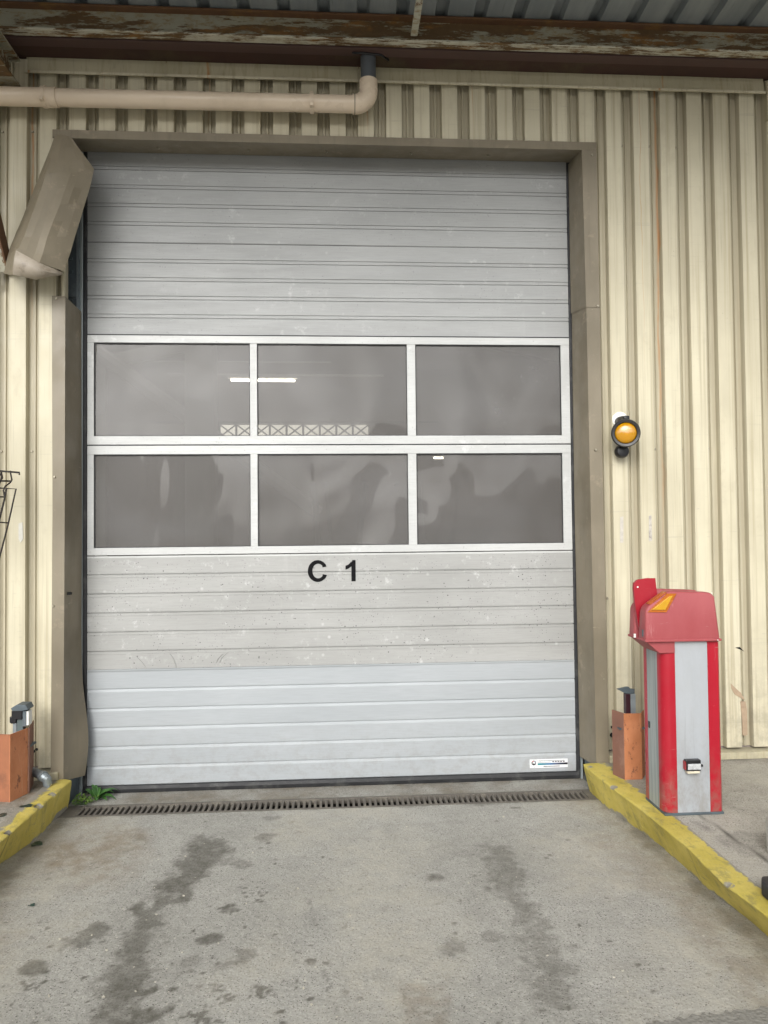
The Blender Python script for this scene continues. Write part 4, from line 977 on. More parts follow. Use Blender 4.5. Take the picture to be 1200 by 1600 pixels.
for px in (70, 487):
    x = P(px, 157, 'y', PY)[0]; mb = MB(); mb.tube([(x-0.013, PY, zpipe(x)), (x+0.013, PY, zpipe(x))], rp+0.007, 28)
    mb.box(x-0.007, x+0.007, PY-0.01, YW, zpipe(x)+rp+0.004, zpipe(x)+rp+0.016); mb.box(x-0.011, x+0.011, PY-rp-0.014, PY-rp+0.02, zpipe(x)-0.050, zpipe(x)-0.028, bev=.002)
    mb.build('pipe_clip', M_PIPE, dp, autos=40)
# dark ring coloured as the joint's shadow at the elbow throat
mb = MB(); mb.tube([(j2-0.004, PY, zr_), (j2+0.001, PY, zr_)], rp+0.0052, 28); mb.build('joint_line', simple('joint_shadow', C(0.22, 0.18, 0.13), .8), dp)

# ------------------------------------------------------------------ canopy
can = thing('canopy', (0, -0.4, 4.6), 'corrugated galvanised canopy roof on rusty flaking steel beams above the door', 'canopy')
YPU = -0.47
def zline(px, py): return P(px, py, 'y', YPU)[2]
zb0 = 0.5*(zline(100, 57)+zline(1100, 84)); zb1 = 0.5*(zline(100, 17)+zline(1100, 43))
# wall gutter soffit, two tones
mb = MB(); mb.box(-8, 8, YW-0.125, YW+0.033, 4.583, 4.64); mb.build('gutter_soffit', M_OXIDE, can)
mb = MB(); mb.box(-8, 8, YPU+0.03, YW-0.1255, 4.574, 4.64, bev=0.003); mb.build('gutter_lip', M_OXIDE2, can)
# channel purlin: web, lower flange with pale edge, upper flange
mb = MB(); mb.prism([(YPU, zb0+0.016), (YPU-0.003, (zb0+zb1)/2), (YPU, zb1-0.012), (YPU+0.008, zb1-0.012), (YPU+0.008, zb0+0.016)], 'x', -8, 8); mb.build('purlin', M_RUSTW, can)
mb = MB(); mb.box(-8, 8, YPU-0.045, YPU+0.02, zb0+0.0, zb0+0.014, bev=0.004); mb.build('purlin_lower_flange', M_RUSTW2, can)
mb = MB(); mb.box(-8, 8, YPU-0.045, YPU+0.02, zb1-0.012, zb1+0.002, bev=0.003); mb.build('purlin_upper_flange', M_BRACEB, can)
# roof sheet rising gently outwards
SL = 0.07; YO = -2.5
rp_x = P(443, 22, 'y', -0.55)[0]; pit = (P(1050, 40, 'y', -0.55)[0]-P(443, 22, 'y', -0.55)[0])/round((P(1050, 40, 'y', -0.55)[0]-P(443, 22, 'y', -0.55)[0])/0.238)
prof = []
for k in range(-33, 34):
    c_ = rp_x+k*pit
    prof += [(c_-0.040, 0), (c_-0.026, 0.042), (c_+0.026, 0.042), (c_+0.040, 0)]
mb = MB(); rows = []
for y in (YW+0.03, -0.6, -1.2, -1.9, YO): rows.append([(x, y, zb1+0.006+dz+SL*(YPU-y)) for x, dz in prof])
mb.grid(rows, 0.0); mb.build('roof_sheet', M_ROOF, can)
# further purlins carrying the sheet outside the picture's reach of view
for y in (-1.45, YO+0.1):
    z = zb1+SL*(YPU-y); mb = MB(); mb.box(-8, 8, y-0.004, y+0.004, z-0.13, z); mb.box(-8, 8, y-0.05, y-0.0041, z-0.012, z-0.001); mb.box(-8, 8, y-0.05, y-0.0041, z-0.13, z-0.118); mb.build('purlin', M_RUSTW, can)
# rafters and knee braces
xr0 = P(33, 138, 'y', YW-0.05)[0]; zr0 = P(33, 138, 'y', YW-0.05)[2]
def rafter(xc):
    mb = MB(); y0, y1 = YO, YW-0.012; d = lambda y: SL*0.0
    h = 0.17
    mb.box(xc-0.06, xc+0.06, y0, YW-0.045, zr0, zr0+0.012); mb.box(xc-0.005, xc+0.005, y0, YW-0.06, zr0+0.0125, zr0+h-0.0125); mb.box(xc-0.06, xc+0.06, y0, YW-0.06, zr0+h-0.012, zr0+h)
    for yb in (YPU, -1.55, YO+0.1): mb.box(xc-0.005, xc+0.045, yb-0.04, yb-0.03, zr0+h+.001, zb0-0.002+SL*max(0, (YPU-yb))+0.02)
    mb.build('rafter', M_RUSTW, can)
rafter(xr0-0.06); rafter(xr0-0.06+6.2); 
def brace(xc):
    a = Vector((xc, YW-0.04, P(10, 425, 'y', YW-.04)[2])); b = Vector((xc-0.02, YW-0.75, zr0-0.002)); d = (b-a).normalized()
    nrm = Vector((0, -d.z, d.y)).normalized(); sx = Vector((1, 0, 0)); L = (b-a).length
    def bar(u0, u1, v0, v1, name, mat):
        mb = MB(); q = []
        for w_ in (0, L):
            for u, v in ((u0, v0), (u1, v0), (u1, v1), (u0, v1)): q.append(a+d*w_+sx*u+nrm*v)
        V = [mb.bm.verts.new(p) for p in q]
        for f in ((0, 1, 2, 3), (7, 6, 5, 4), (0, 4, 5, 1), (1, 5, 6, 2), (2, 6, 7, 3), (3, 7, 4, 0)): mb.bm.faces.new([V[i] for i in f])
        mb.build(name, mat, can)
    bar(-0.075, 0.0, -0.004, 0.004, 'knee_brace', M_RUSTV); bar(0.0005, 0.010, -0.045, 0.045, 'knee_brace', M_BRACEB)
    mb = MB(); mb.prism([(YW-0.005, a.z-0.09), (YW-0.10, a.z-0.03), (YW-0.12, a.z+0.12), (YW-0.005, a.z+0.05)], 'x', xc-0.09, xc-0.08); mb.build('gusset_plate', M_RUSTV, can)
brace(P(14, 400, 'y', YW-.05)[0])
# hanger strap by the middle
p0, p1 = P(647, 53, 'y', YPU-.05), P(652, 0, 'y', YPU-.25)
mb = MB(); q0 = Vector(p0); q1 = Vector((p0[0]+0.012, YPU-1.0, p0[2]+0.02+0.0))
mb.box(p0[0]-0.020, p0[0]+0.020, -1.5, YPU-0.046, zb0+0.03, zb0+0.045); mb.box(p0[0]-0.003, p0[0]+0.003, -1.5, YPU-0.046, zb0+0.0455, zb0+0.09)
mb.build('tie_angle', M_RUSTV, can)
# dark cable bundle where the spout meets the soffit
mb = MB(); mb.tube([(xv-0.10, YW-0.16, 4.572), (xv-0.03, YW-0.17, 4.565), (xv+0.08, YW-0.15, 4.57), (xv+0.13, YW-0.09, 4.578)], 0.007, 8); mb.build('cable', M_BLACKP, can, smooth=True)

# ------------------------------------------------------------------ amber lamp
YL = YW-0.13
lc = P(977.5, 677, 'y', YL)
la = thing('warning_lamp', tuple(lc), 'round amber warning lamp in a black bezel on the cream wall right of the door', 'lamp')
pb = P(968, 655, 'y', YW-0.01)
mb = MB(); mb.lathe([(0.052, 0), (0.052, 0.006), (0.046, 0.010)], (pb[0]+0.006, YW-0.001, pb[2]-0.004), (0, -1, 0), 28); mb.build('backplate', M_WHITEP, la, autos=40)
AX = Vector((CAM[0]-lc[0], (CAM[1]-lc[1])*1.0, (CAM[2]-lc[2])*0.3)).normalized(); AX = Vector((AX.x*0.75, AX.y, AX.z)).normalized()
C0 = Vector(lc)
mb = MB(); mb.lathe([(0.020, -0.085), (0.050, -0.075), (0.072, -0.045), (0.080, -0.004), (0.0885, 0.0), (0.0885, 0.018), (0.083, 0.026), (0.069, 0.024), (0.066, 0.012), (0.02, 0.008)], C0, AX, 40); mb.build('housing', M_BLACKP, la, autos=35)
mb = MB(); mb.lathe([(0.066, 0.010), (0.0655, 0.014), (0.058, 0.022), (0.04, 0.030), (0.02, 0.0335), (0.0, 0.0345)], C0, AX, 40); mb.build('lens', M_AMBER, la, smooth=True)
pb = P(972, 657, 'y', YW-0.06)
mb = MB(); mb.tube([(pb[0], YW-0.008, pb[2]), (pb[0], YW-0.06, pb[2]), (lc[0], YW-0.09, lc[2]+0.055)], 0.030, 18); mb.box(pb[0]+0.005, pb[0]+0.04, YW-0.085, YW-0.02, pb[2]-0.02, pb[2]+0.028, bev=0.005)
mb.build('swivel_joint', M_BLACKP, la, autos=40)
pb = P(972, 705, 'y', YW-0.07)
mb = MB(); mb.lathe([(0.020, 0), (0.024, 0.03), (0.042, 0.045), (0.044, 0.075), (0.036, 0.09), (0.02, 0.094)], (pb[0], YW-0.001, pb[2]), (0, -1, 0), 28); mb.box(pb[0]-0.012, pb[0]+0.02, YW-0.10, YW-0.05, pb[2]+.01, lc[2]-0.05); mb.box(pb[0]+0.02, pb[0]+0.052, YW-0.06, YW-0.03, pb[2]-0.012, pb[2]+0.012, bev=0.004)
mb.build('lower_knob', M_BLACKP, la, autos=40)

# ------------------------------------------------------------------ barrier housing
YFr = float(P(1086, 1273.5, 'z', ZP)[1])            # front face plane
bx0, bx1 = P(1032, 1200, 'y', YFr)[0]-0.0, P(1128, 1200, 'y', YFr)[0]
bx0 = P(1043, 1274, 'y', YFr)[0]-0.012; bx1 = P(1130, 1273, 'y', YFr)[0]; DEP = 0.235
zh = P(1060, 1004, 'y', YFr)[2]; zt = P(1060, 925, 'y', YFr)[2]
ba = thing('barrier_cabinet', ((bx0+bx1)/2, YFr+DEP/2, ZP), 'red and grey boom barrier cabinet with faded pink-red head and no boom', 'barrier')
def FX(px, py=1130): return float(P(px, py, 'y', YFr)[0])
# front: red strip | grey panel | red strip
xs1, xs2 = FX(1054, 1010)-0.000, FX(1105, 1010)
mb = MB()
rc_ = 0.045
poly = []
for i in range(7):
    a_ = math.pi+math.pi/2*i/6; poly.append((bx0+rc_+rc_*math.cos(a_), YFr+rc_+rc_*math.sin(a_)))
poly += [(xs1, YFr), (xs1, YFr+0.03), (bx0+0.03, YFr+0.06), (bx0, YFr+0.065)]
mb.prism(poly, 'z', ZP+0.014, zh+0.02); mb.build('corner_post', M_RED, ba, autos=40)
mb = MB(); mb.prism([(xs2, YFr), (bx1-0.01, YFr), (bx1, YFr+0.01), (bx1, YFr+0.06), (xs2, YFr+0.06)], 'z', ZP+0.014, zh+0.02); mb.build('corner_post', M_RED, ba, autos=40)
mb = MB(); mb.box(xs1+0.0006, xs2-0.0006, YFr+0.001, YFr+0.03, ZP+0.014, zh+0.02); mb.build('front_panel', M_GREYB, ba)
ys1 = YFr+DEP-0.035
mb = MB(); mb.box(bx0+0.0015, bx0+0.02, YFr+0.0655, ys1, ZP+0.014, zh+0.02); mb.build('side_panel', M_GREYS, ba)
mb = MB(); mb.box(bx0, bx0+0.03, ys1+0.0004, YFr+DEP, ZP+0.014, zh+0.02); mb.box(bx1-0.03, bx1, ys1+0.0004, YFr+DEP, ZP+0.014, zh+0.02); mb.build('rear_post', M_RED, ba)
mb = MB(); mb.box(bx1-0.02, bx1-0.0015, YFr+0.0605, ys1, ZP+0.014, zh+0.02); mb.box(bx0+0.0305, bx1-0.0305, YFr+DEP-0.02, YFr+DEP-0.002, ZP+0.014, zh+0.02); mb.build('side_panel', M_GREYB, ba)
mb = MB(); mb.box(bx0-0.003, bx1+0.004, YFr-0.004, YFr+DEP+0.003, ZP+0.001, ZP+0.0135, bev=0.002); mb.build('base_plate', M_DKSTEEL, ba)
mb = MB(); mb.box(bx0+0.0+.002-.004, bx0+0.001, ys1-0.03, ys1-0.012, P(1017, 1135, 'y', ys1)[2], P(1017, 1125, 'y', ys1)[2]); mb.build('lock', M_BLACKP, ba)
# head: two lobes with a slot between, front lobe at YH
YH = YFr-0.022
def HX(px, py): p = P(px, py, 'y', YH); return (p[0], p[2])
hpts = [(1009, 1003), (1126, 1003), (1119, 932), (1112, 926), (1046, 924), (1014, 948), (1010, 956)]
prof = [HX(*q) for q in hpts]
def lobe(y0, y1, name):
    cy = (y0+y1)/2; mb = MB()
    # slight draft: lower outline wider than the top in depth
    ztop_, zbot_ = prof[3][1], prof[0][1]
    n = len(prof); va, vb = [], []
    for (x, z) in prof:
        t_ = (z-zbot_)/(ztop_-zbot_); ins = 0.014*t_
        va.append(mb.bm.verts.new((x, y0+ins, z))); vb.append(mb.bm.verts.new((x, y1-ins*0.4, z)))
    fs = [mb.bm.faces.new(va), mb.bm.faces.new(vb[::-1])]
    for i in range(n): fs.append(mb.bm.faces.new([va[i], vb[i], vb[(i+1) % n], va[(i+1) % n]]))
    bmesh.ops.bevel(mb.bm, geom=list({e for f in fs for e in f.edges}), offset=0.011, segments=3, affect='EDGES', profile=0.5)
    return mb.build(name, M_PINK, ba, autos=35)
lobe(YH, YH+0.095, 'head_cover'); lobe(YH+0.145, YH+0.225, 'head_cover')
# bridge joining both lobes behind the arm
zb_, zt_ = prof[0][1], prof[3][1]
mb = MB(); mb.box(FX(1050), prof[1][0]-0.02, YH+0.085, YH+0.155, zb_+0.004, zt_-0.012, bev=0.006); mb.build('head_bridge', M_PINK, ba)
# flared skirt rim
mb = MB(); mb.box(prof[0][0]-0.004, prof[1][0]+0.005, YH-0.004, YH+0.097, zb_-0.002, zb_+0.010, bev=0.003); mb.box(prof[0][0]-0.004, prof[1][0]+0.005, YH+0.143, YH+0.228, zb_-0.002, zb_+0.010, bev=0.003); mb.build('rim', M_PINK, ba)
# chin under the overhang
h2 = HX(1031, 1022)[1]
mb = MB(); mb.prism([(prof[0][0]+0.008, zb_-0.0025), (FX(1031, 1010)-0.004, h2), (xs1+0.0, h2), (xs1+0.0, zb_-0.0025)], 'y', YFr-0.006, YH+0.222, bev=0.004); mb.build('chin', M_PINK, ba)
# amber reflectors in the chamfer
def reflector(y0, y1, label=None):
    q = [HX(1012.5, 957), HX(1042, 957), HX(1058, 927.5), HX(1043.5, 927.5)]
    mb = MB(); mb.prism(q, 'y', y0-0.002, y0+0.02, bev=0.001); mb.build('reflector_rim', M_REFLF, ba)
    q = [HX(1018, 953), HX(1039.5, 953), HX(1051.5, 930.5), HX(1046, 931.5)]
    mb = MB(); mb.prism(q, 'y', y0-0.008, y0+0.004, bev=0.002); mb.build('reflector', M_REFL, ba)
    # wrap on the sloping edge
    a, b = Vector((prof[5][0], 0, prof[5][1])), Vector((prof[4][0], 0, prof[4][1])); d = (b-a); nn = Vector((-d.z, 0, d.x)).normalized()
    if nn.z < 0: nn = -nn
    mb = MB(); a2, b2 = a+d*0.12, a+d*0.92; pl = [(a2.x, a2.z), (b2.x, b2.z), (b2.x+nn.x*0.003, b2.z+nn.z*.003), (a2.x+nn.x*.003, a2.z+nn.z*.003)]
    mb.prism(pl, 'y', y0+0.008, y0+0.06); mb.build('reflector_edge', M_REFLF, ba)
reflector(YH+0.006, 0)
# arm bracket plate standing in the slot
YA = YH+0.12
def AXZ(px, py): p = P(px, py, 'y', YA); return (p[0], p[2])
mb = MB(); mb.prism([AXZ(*q) for q in ((1002, 987), (1034, 985), (1028, 950), (1023, 903), (1019, 904), (1013, 903), (1003, 904.5), (995, 906), (990, 911), (989, 918), (991, 940), (995, 970), (998, 983))], 'y', YA-0.010, YA+0.010, bev=0.002); mb.build('arm_plate', M_REDD, ba)
pl = AXZ(995, 917); mb = MB(); mb.lathe([(0.0045, 0), (0.0045, 0.003)], (pl[0], YA-0.010, pl[1]), (0, -1, 0), 10); mb.build('bolt', M_WHITEP, ba)
for px, py in ((1114, 927), (1121, 1000)):
    q = HX(px, py); mb = MB(); mb.lathe([(0.003, 0), (0.003, 0.003)], (q[0], YH+0.002+(0.011 if py < 950 else -0.004), q[1]), (0, -1, 0), 8); mb.build('bolt', M_WHITEP, ba)
# latch marks
q = HX(1006, 996); mb = MB(); mb.box(prof[0][0]-0.001, prof[0][0]+0.006, YH+0.03, YH+0.045, q[1], q[1]+0.035); mb.build('latch', M_DKSTEEL, ba)
q = P(991, 996, 'y', YH+.14); mb = MB(); mb.box(q[0]-0.004, q[0]+0.008, YH+0.136, YH+0.140, q[2], q[2]+0.02); mb.build('latch', M_WHITEP, ba)
# small sensor box stuck on the front
s0, s1 = P(1070, 1208, 'y', YFr-.02), P(1095, 1186, 'y', YFr-.02)
mb = MB(); mb.box(s0[0]+0.004, s1[0]-0.004, YFr-0.030, YFr, s0[2]+0.012, s1[2]-0.002, bev=0.003); sb = mb.build('sensor_box', M_BLACKP, ba)
mb = MB(); mb.box(s0[0]+0.012, s1[0]-0.006, YFr-0.034, YFr-0.0302, s0[2]+0.020, s1[2]-0.020, bev=0.001)
mb.build('sensor_label', simple('worn_white_label', C(0.48, 0.49, 0.50), 0.5, 0, 0.35, 160, 0, C(0.18, 0.18, 0.19), 0.6), sb)
mb = MB(); mb.box(s0[0]+0.010, s1[0]-0.012, YFr-0.033, YFr-0.004, s0[2], s0[2]+0.0115, bev=0.002); mb.build('cable_gland', simple('cream_plastic', C(0.60, 0.55, 0.42), 0.5), sb)
mb = MB(); mb.box(s0[0]+0.0, s0[0]+0.0038, YFr-0.028, YFr-.002, s0[2]+0.018, s1[2]-0.010); mb.build('red_lens', M_REDD, sb)
mb = MB(); mb.tube([(s1[0]-0.004, YFr-0.016, (s0[2]+s1[2])/2), (s1[0]+0.010, YFr-0.016, (s0[2]+s1[2])/2)], 0.007, 10); mb.build('screw_knob', M_BLACKP, sb)

# ------------------------------------------------------------------ orange guard posts
def guard(fr, zt_, label):
    """fr: plan outline (x,y) of the bent plate, open to the rear"""
    t_ = thing('guard_post', (sum(p[0] for p in fr)/len(fr), sum(p[1] for p in fr)/len(fr), ZP), label, 'guard post', 'orange guard posts on the kerbs'); return t_
# right one
Yg = float(P(977, 1219, 'z', ZP)[1]); xa_, xb_ = P(975.5, 1160, 'y', Yg)[0], P(1003, 1160, 'y', Yg)[0]
ztg = P(985, 1115, 'y', Yg)[2]
fr = [(xa_-0.035, Yg+0.10), (xa_, Yg), (xb_, Yg), (xb_+0.05, Yg+0.08)]
gp = guard(fr, ztg, 'orange steel guard post on the right kerb behind the barrier cabinet')
def plate(a, b, mat, nm, slope=0.0, zb=ZP+0.001, zt2=None):
    mb = MB(); d = Vector((b[0]-a[0], b[1]-a[1], 0)).normalized(); nn = Vector((-d.y, d.x, 0))*0.006
    if nn.y < 0: nn = -nn
    z2 = zt2 if zt2 is not None else ztg
    q = [(a[0], a[1]), (b[0], b[1]), (b[0]+nn.x, b[1]+nn.y), (a[0]+nn.x, a[1]+nn.y)]
    mb.prism(q, 'z', zb, z2, bev=0.0012); return mb.build(nm, mat, gp)
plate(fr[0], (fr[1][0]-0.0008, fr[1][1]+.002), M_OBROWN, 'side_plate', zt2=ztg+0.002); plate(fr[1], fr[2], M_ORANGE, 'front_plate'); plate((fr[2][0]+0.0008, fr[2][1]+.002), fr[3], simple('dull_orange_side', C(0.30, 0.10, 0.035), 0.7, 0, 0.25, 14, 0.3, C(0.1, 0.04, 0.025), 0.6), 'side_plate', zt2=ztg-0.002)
def GX(px, py, y): p = P(px, py, 'y', y); return (p[0], p[2])
yb = Yg+0.07
mb = MB(); mb.prism([GX(*q, yb) for q in ((963.5, 1076.5), (978, 1073), (982.5, 1073), (983.5, 1076), (991, 1076.5), (991, 1083.5), (977, 1083.5))], 'y', yb-0.008, yb+0.010, bev=0.002); mb.build('bracket_hood', M_DKSTEEL, gp)
mb = MB(); a_, b_ = GX(976.5, 1115, yb), GX(983, 1083.5, yb); mb.prism([a_, (b_[0], a_[1]), (b_[0], b_[1]), (a_[0], b_[1])], 'y', yb-0.02, yb+0.02, bev=.002); mb.build('sensor_body', simple('dark_red_black', C(0.035, 0.010, 0.016), 0.35), gp)
mb = MB(); a_, b_ = GX(984, 1118, yb), GX(991.5, 1083.5, yb); mb.prism([a_, (b_[0], a_[1]), (b_[0], b_[1]), (a_[0], b_[1])], 'y', yb-0.015, yb+0.015, bev=.002); mb.build('bracket_leg', M_GALV, gp)
mb = MB(); mb.box(xa_-0.02, xb_+0.03, Yg+0.02, Yg+0.12, ztg-0.10, ztg-0.09); mb.build('inner_shelf', M_DKSTEEL, gp)
# loop of cable coming out of the wall
p0, p1 = P(959, 1150, 'y', YW+.0), P(970, 1156, 'y', YW-.12)
t = thing('cable_stub', tuple(p0), 'short bent black cable coming out of the wall beside the right guard post', 'cable')
mb = MB(); mb.tube([(p0[0], YW+0.03, p0[2]), (p0[0], YW-0.02, p0[2]), (p0[0]+0.008, YW-0.035, p0[2]-0.014), tuple(p1), (p1[0]+0.03, p1[1]-0.05, p1[2]-0.003)], 0.0095, 10); mb.build('cable', M_BLACKP, t, smooth=True)
mb = MB(); mb.lathe([(0.016, 0), (0.012, 0.006)], (p0[0], YW+0.025, p0[2]), (0, -1, 0), 14); mb.build('grommet', M_BLACKP, t)
# left one
Yg = float(P(17, 1254, 'z', ZP)[1])
xa_, xb_ = P(15.5, 1200, 'y', Yg)[0], P(44, 1200, 'y', Yg+0.0)[0]; ztg = P(15, 1148, 'y', Yg)[2]
fr = [(xa_-0.16, Yg+0.0), (xa_, Yg-0.0), (xb_, Yg+0.17), (xb_+0.036, Yg+0.235)]
fr = [tuple(P(-40, 1251, 'z', ZP)[:2]), tuple(P(15.5, 1254, 'z', ZP)[:2]), tuple(P(43.5, 1240, 'z', ZP)[:2]), tuple(P(51, 1224, 'z', ZP)[:2])]
gp = guard(fr, ztg, 'chipped orange steel guard post on the left kerb holding a black photocell')
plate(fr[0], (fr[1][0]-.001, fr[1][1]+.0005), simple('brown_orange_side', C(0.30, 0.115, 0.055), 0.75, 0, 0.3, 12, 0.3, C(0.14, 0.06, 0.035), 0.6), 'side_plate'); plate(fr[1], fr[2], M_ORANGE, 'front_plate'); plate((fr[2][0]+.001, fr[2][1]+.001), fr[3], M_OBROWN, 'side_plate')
mb = MB(); mb.box(fr[1][0]-0.1, fr[2][0]+.0, fr[2][1]+.03, fr[2][1]+0.12, ztg-0.12, ztg-0.11); mb.build('inner_shelf', M_DKSTEEL, gp)
yb = fr[2][1]+0.05
def pr(pts, y0, y1, mat, nm, bev=0.002):
    mb = MB(); mb.prism([GX(*q, yb) for q in pts], 'y', yb+y0, yb+y1, bev=bev); return mb.build(nm, mat, gp)
pr([(22, 1104), (31, 1098.5), (45, 1098.5), (49, 1106), (40, 1108), (24, 1108)], -0.045, 0.04, M_DKSTEEL, 'photocell_hood')
pr([(22, 1108.5), (38, 1108.5), (38, 1122), (22, 1121)], -0.035, 0.03, M_BLACKP, 'photocell')
pr([(38.5, 1108.5), (44, 1108.5), (44, 1133), (38.5, 1133)], -0.03, 0.03, M_DKSTEEL, 'photocell_body')
pr([(44.3, 1109.5), (48, 1109.5), (48, 1131), (44.3, 1132)], -0.028, 0.02, M_WHITEP, 'white_label')
pr([(18.5, 1118), (28, 1121.5), (28, 1128), (21, 1129), (18.5, 1127)], -0.03, 0.02, M_BLACKP, 'cable_clamp')
pr([(28.5, 1122), (38.2, 1122.3), (38.2, 1145), (28.5, 1145)], -0.02, 0.02, simple('grey_green_leg', C(0.11, 0.14, 0.14), 0.5, .3), 'bracket_leg')
pr([(22, 1129.5), (28.2, 1129), (28.2, 1147), (22, 1147)], -0.02, 0.02, M_GALV, 'bracket_leg')

# flexible conduit stub beside the left post
a, b, c_ = P(53, 1206, 'y', YW-.10), P(68, 1213, 'y', YW-.15), P(76, 1229, 'z', ZP)
t = thing('conduit_stub', tuple(c_), 'short grey ribbed conduit elbow lying between left guard post and door jamb', 'conduit')
pts = [a-np.array([.05, 0, -.01]), a, a+(b-a)*.5, b, b+(c_-b)*.35+np.array([.008, 0, .008]), b+(c_-b)*.8, c_+np.array([0, 0, .012])]
P2 = []; rs = []
for i in range(len(pts)-1):
    for k in range(6): P2.append(pts[i]+(pts[i+1]-pts[i])*k/6); rs.append(0.0235+(0.0025 if k % 2 else 0))
mb = MB(); mb.tube(P2, rs, 14); mb.build('pipe', M_GALV, t, autos=50)
mb = MB(); mb.tube([b-(b-a)*.18, b+(b-a)*.05], 0.030, 14); mb.build('coupling', M_GALV, t, autos=40)
mb = MB(); mb.tube([c_+np.array([-.004, 0.0, .018]), c_+np.array([.012, -0.004, .004])], [0.017, 0.010], 10); mb.build('end_plug', simple('cream_plug', C(.6, .52, .32), .6), t)

# ------------------------------------------------------------------ weeds
def leaf(mb, base, az, L, W_, lift, curl, seg=7):
    d = Vector((math.cos(az), math.sin(az), 0)); s_ = Vector((-d.y, d.x, 0)); base = Vector(base); rows = []
    for i in range(seg+1):
        t_ = i/seg; wd = W_*max(0.03, math.sin(math.pi*min(1, t_**0.8*0.96+0.04)))*(1-0.15*t_)
        z = lift*math.sin(t_*math.pi/2*1.1)*L-curl*L*t_*t_; c0 = base+d*(L*t_*(1-0.2*lift*t_))+Vector((0, 0, z))
        w1 = 0.06*W_*math.sin(t_*19)
        rows.append([c0-s_*(wd+w1)+Vector((0, 0, wd*0.35)), c0, c0+s_*(wd-w1)+Vector((0, 0, wd*0.35))])
    mb.grid(rows)
wb = G(150, 1250); wz = ZG
t = thing('weed', (wb[0], wb[1], ZG), 'dark green broad-leaved weed growing at the left end of the drain grate', 'weed')
mb = MB()
for az, L, W_, lf, cu in ((0.2, .125, .026, .55, .30), (-0.1, .14, .026, .35, .35), (0.9, .10, .021, .6, .3), (1.5, .085, .018, .8, .2), (2.3, .09, .02, .7, .3), (0.5, .15, .023, .5, .3), (3.0, .10, .022, .8, .3), (-0.6, .09, .020, .4, .3), (-1.4, .07, .018, .5, .3), (1.9, .085, .018, 1.0, .2), (2.8, .07, .018, 1.3, .1)):
    leaf(mb, (wb[0]+random.uniform(-.012, .012), wb[1]+random.uniform(-.01, .01), ZG), az, L, W_, lf, cu)
mb.build('leaves', M_LEAF, t, smooth=True)
mb = MB()
for i in range(6): a_ = i*1.1; mb.tube([(wb[0], wb[1], ZG-.005), (wb[0]+.018*math.cos(a_), wb[1]+.018*math.sin(a_), ZG+.025+.02*random.random())], 0.002, 6)
mb.build('stems', M_LEAF2, t)
w2 = G(128, 1257)
t = thing('weed', (w2[0], w2[1], ZG), 'bright green small-leaved weed clump squeezed against the left yellow kerb', 'weed')
mb = MB(); ms = MB()
for i in range(95):
    r_ = random.random()**0.6; a_ = random.uniform(0, 6.28); x, y = w2[0]+0.062*r_*math.cos(a_)+0.0, w2[1]+0.05*r_*math.sin(a_); z = ZG+0.005+0.065*(1-r_*0.7)*random.random()
    leaf(mb, (x, y, z), random.uniform(0, 6.28), random.uniform(.014, .028), random.uniform(.005, .009), random.uniform(.1, .9), .2, 4)
    if i % 5 == 0: ms.tube([(w2[0], w2[1], ZG-.004), ((x+w2[0])/2, (y+w2[1])/2, z*.6+ZG*.4), (x, y, z)], 0.0011, 5)
mb.build('leaves', M_LEAF2, t, smooth=True); ms.build('stems', M_LEAF, t)

# ------------------------------------------------------------------ litter
def litter(px, py, z, sx, sy, az, label):
    x, y = G(px, py, z); t_ = Matrix.Rotation(az, 3, 'Z'); mb = MB(); rows = []
    for i in range(5):
        row = []
        for j in range(6):
            u, v = (j/5-.5)*sx, (i/4-.5)*sy*(1-0.5*abs(j/5-.5)); p = t_ @ Vector((u, v, 0)); row.append((x+p.x, y+p.y, z+0.004+0.006*math.sin(j*1.1+i)*.5+random.uniform(0, .004)))
        rows.append(row)
    mb.grid(rows, 0.0015, (0, 0, -1)); o = mb.build('litter', M_LITTER, None, autos=30); tag(o, label, 'litter', 'dark green scraps on the ground')
litter(41, 1260.5, ZP, 0.062, 0.042, 0.1, 'dark green scrap on top of the left kerb by the orange post')
litter(57, 1320, ZG, 0.055, 0.055, 0.5, 'dark green scrap on the road below the left kerb')
litter(49, 1416, ZG, 0.028, 0.016, 0.2, 'tiny dark scrap on the road near the left picture edge')
litter(1, 1275, ZP, 0.05, 0.05, 0.2, 'dark scrap on the left pavement cut by the picture edge')

# ------------------------------------------------------------------ bent wire mesh at the left edge
YM = YW-0.16
t = thing('wire_rack', tuple(P(5, 800, 'y', YM)), 'bent black wire rack jutting in from the left edge by the cream wall', 'wire rack')
def wire(pts, r=0.0042, nm='wire'):
    mb = MB(); mb.tube([P(px, py, 'y', YM-d) for px, py, d in pts], r, 8); mb.build(nm, M_WIRE, t, smooth=True)
wire([(-60, 728, 0), (-5, 735.5, 0), (30.5, 738.5, 0), (30.2, 742, 0)], 0.0055)
wire([(-60, 748, .04), (16, 752, .04), (-10, 752, .04)], 0.004)
wire([(16, 736, 0), (18.5, 750, .03), (16, 754, .05), (8, 760, .08), (5.5, 766, .10), (7, 776, .10)], 0.0045)
wire([(-2, 737, 0), (3, 745, .03), (-1, 756, .06), (-8, 762, .1)], 0.0045)
wire([(2, 737, 0), (4, 747, .02), (0, 752, .03)], 0.004)
wire([(-60, 760, .1), (-3, 762.5, .1), (25, 764, .10), (13, 818, .10), (-2, 876, .10), (-20, 950, .10)], 0.0045)
wire([(10, 763, .1), (7, 780, .10), (-1, 812, .10), (-12, 860, .10)], 0.0055)
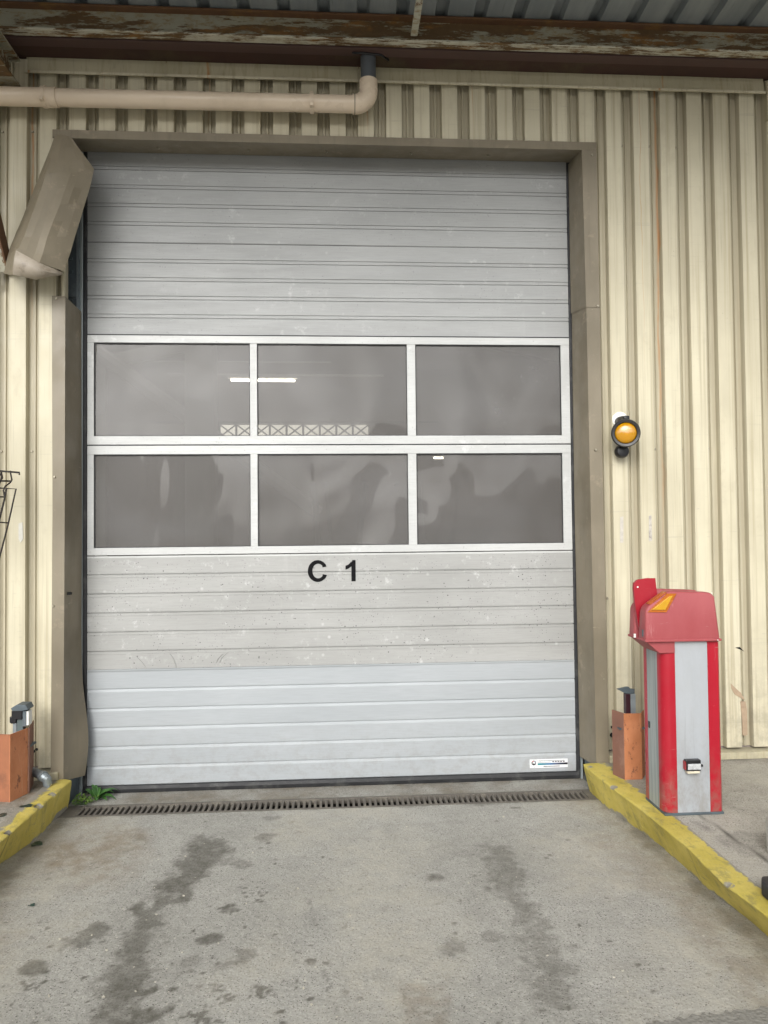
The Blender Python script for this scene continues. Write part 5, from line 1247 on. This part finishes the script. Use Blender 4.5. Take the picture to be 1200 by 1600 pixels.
wire([(-60, 774, .1), (6, 776.5, .1)], 0.004); wire([(-60, 812, .1), (12.5, 817, .1)], 0.004); wire([(-60, 745, .02), (-4, 751, .05), (17, 751.5, .03)], 0.0042)
wire([(-20, 950, .10), (-80, 950, .10)]); wire([(-45, 760, .1), (-60, 950, .1)])
# floor stand legs of the rack, out of view at the left, down to the pavement
pL = P(-60, 950, 'y', YM-.1); mb = MB(); mb.tube([tuple(P(-60, 728, 'y', YM)), tuple(pL), (pL[0], pL[1], ZP)], 0.006, 8); mb.tube([tuple(P(-140, 728, 'y', YM)), (pL[0]-.35, pL[1], ZP)], 0.006, 8)
mb.tube([tuple(P(-60, 728, 'y', YM)), tuple(P(-140, 728, 'y', YM))], 0.006, 8); mb.build('leg', M_WIRE, t)

# ------------------------------------------------------------------ things cut by the right edge
p = P(1197, 1352, 'z', ZP)
t = thing('concrete_block', (p[0]+.12, p[1]+.08, ZP), 'pale concrete block on the right pavement cut by the picture edge', 'block')
hh = P(1197, 1291, 'y', p[1])[2]; p[0] = P(1195.5, 1300, 'y', p[1]+.12)[0]
mb = MB(); mb.box(p[0], p[0]+0.28, p[1], p[1]+0.12, ZP+.001, hh, bev=0.012); mb.build('block', M_BLOCK, t, autos=40)
mb = MB(); mb.tube([(p[0]+.14, p[1]+.1, hh-.01), (p[0]+.14, p[1]+.1, hh+.5)], 0.02, 12); mb.build('post', M_GALV, t, autos=40)
p = P(1190, 1412, 'z', ZP+.0); p[0] += 0.03
t = thing('rubber_foot', (p[0]+.12, p[1]+.05, ZP), 'black rubber fence foot on the right yellow kerb at the picture edge', 'rubber foot')
hh = P(1190, 1388, 'y', p[1])[2]
mb = MB(); mb.prism([(p[0], p[1]-0.02), (p[0]+0.03, p[1]-0.07), (p[0]+0.45, p[1]-0.07), (p[0]+0.45, p[1]+0.10), (p[0]+0.03, p[1]+0.10), (p[0], p[1]+.05)], 'z', ZP+.003, ZP+0.062, bev=0.010); mb.build('foot', M_BLACK, t, autos=40)
mb = MB(); mb.tube([(p[0]+.055, p[1]-.075, ZP+.04), (p[0]+.055, p[1]-.068, ZP+.04)], 0.016, 14); mb.build('hole', M_HOLE, t)
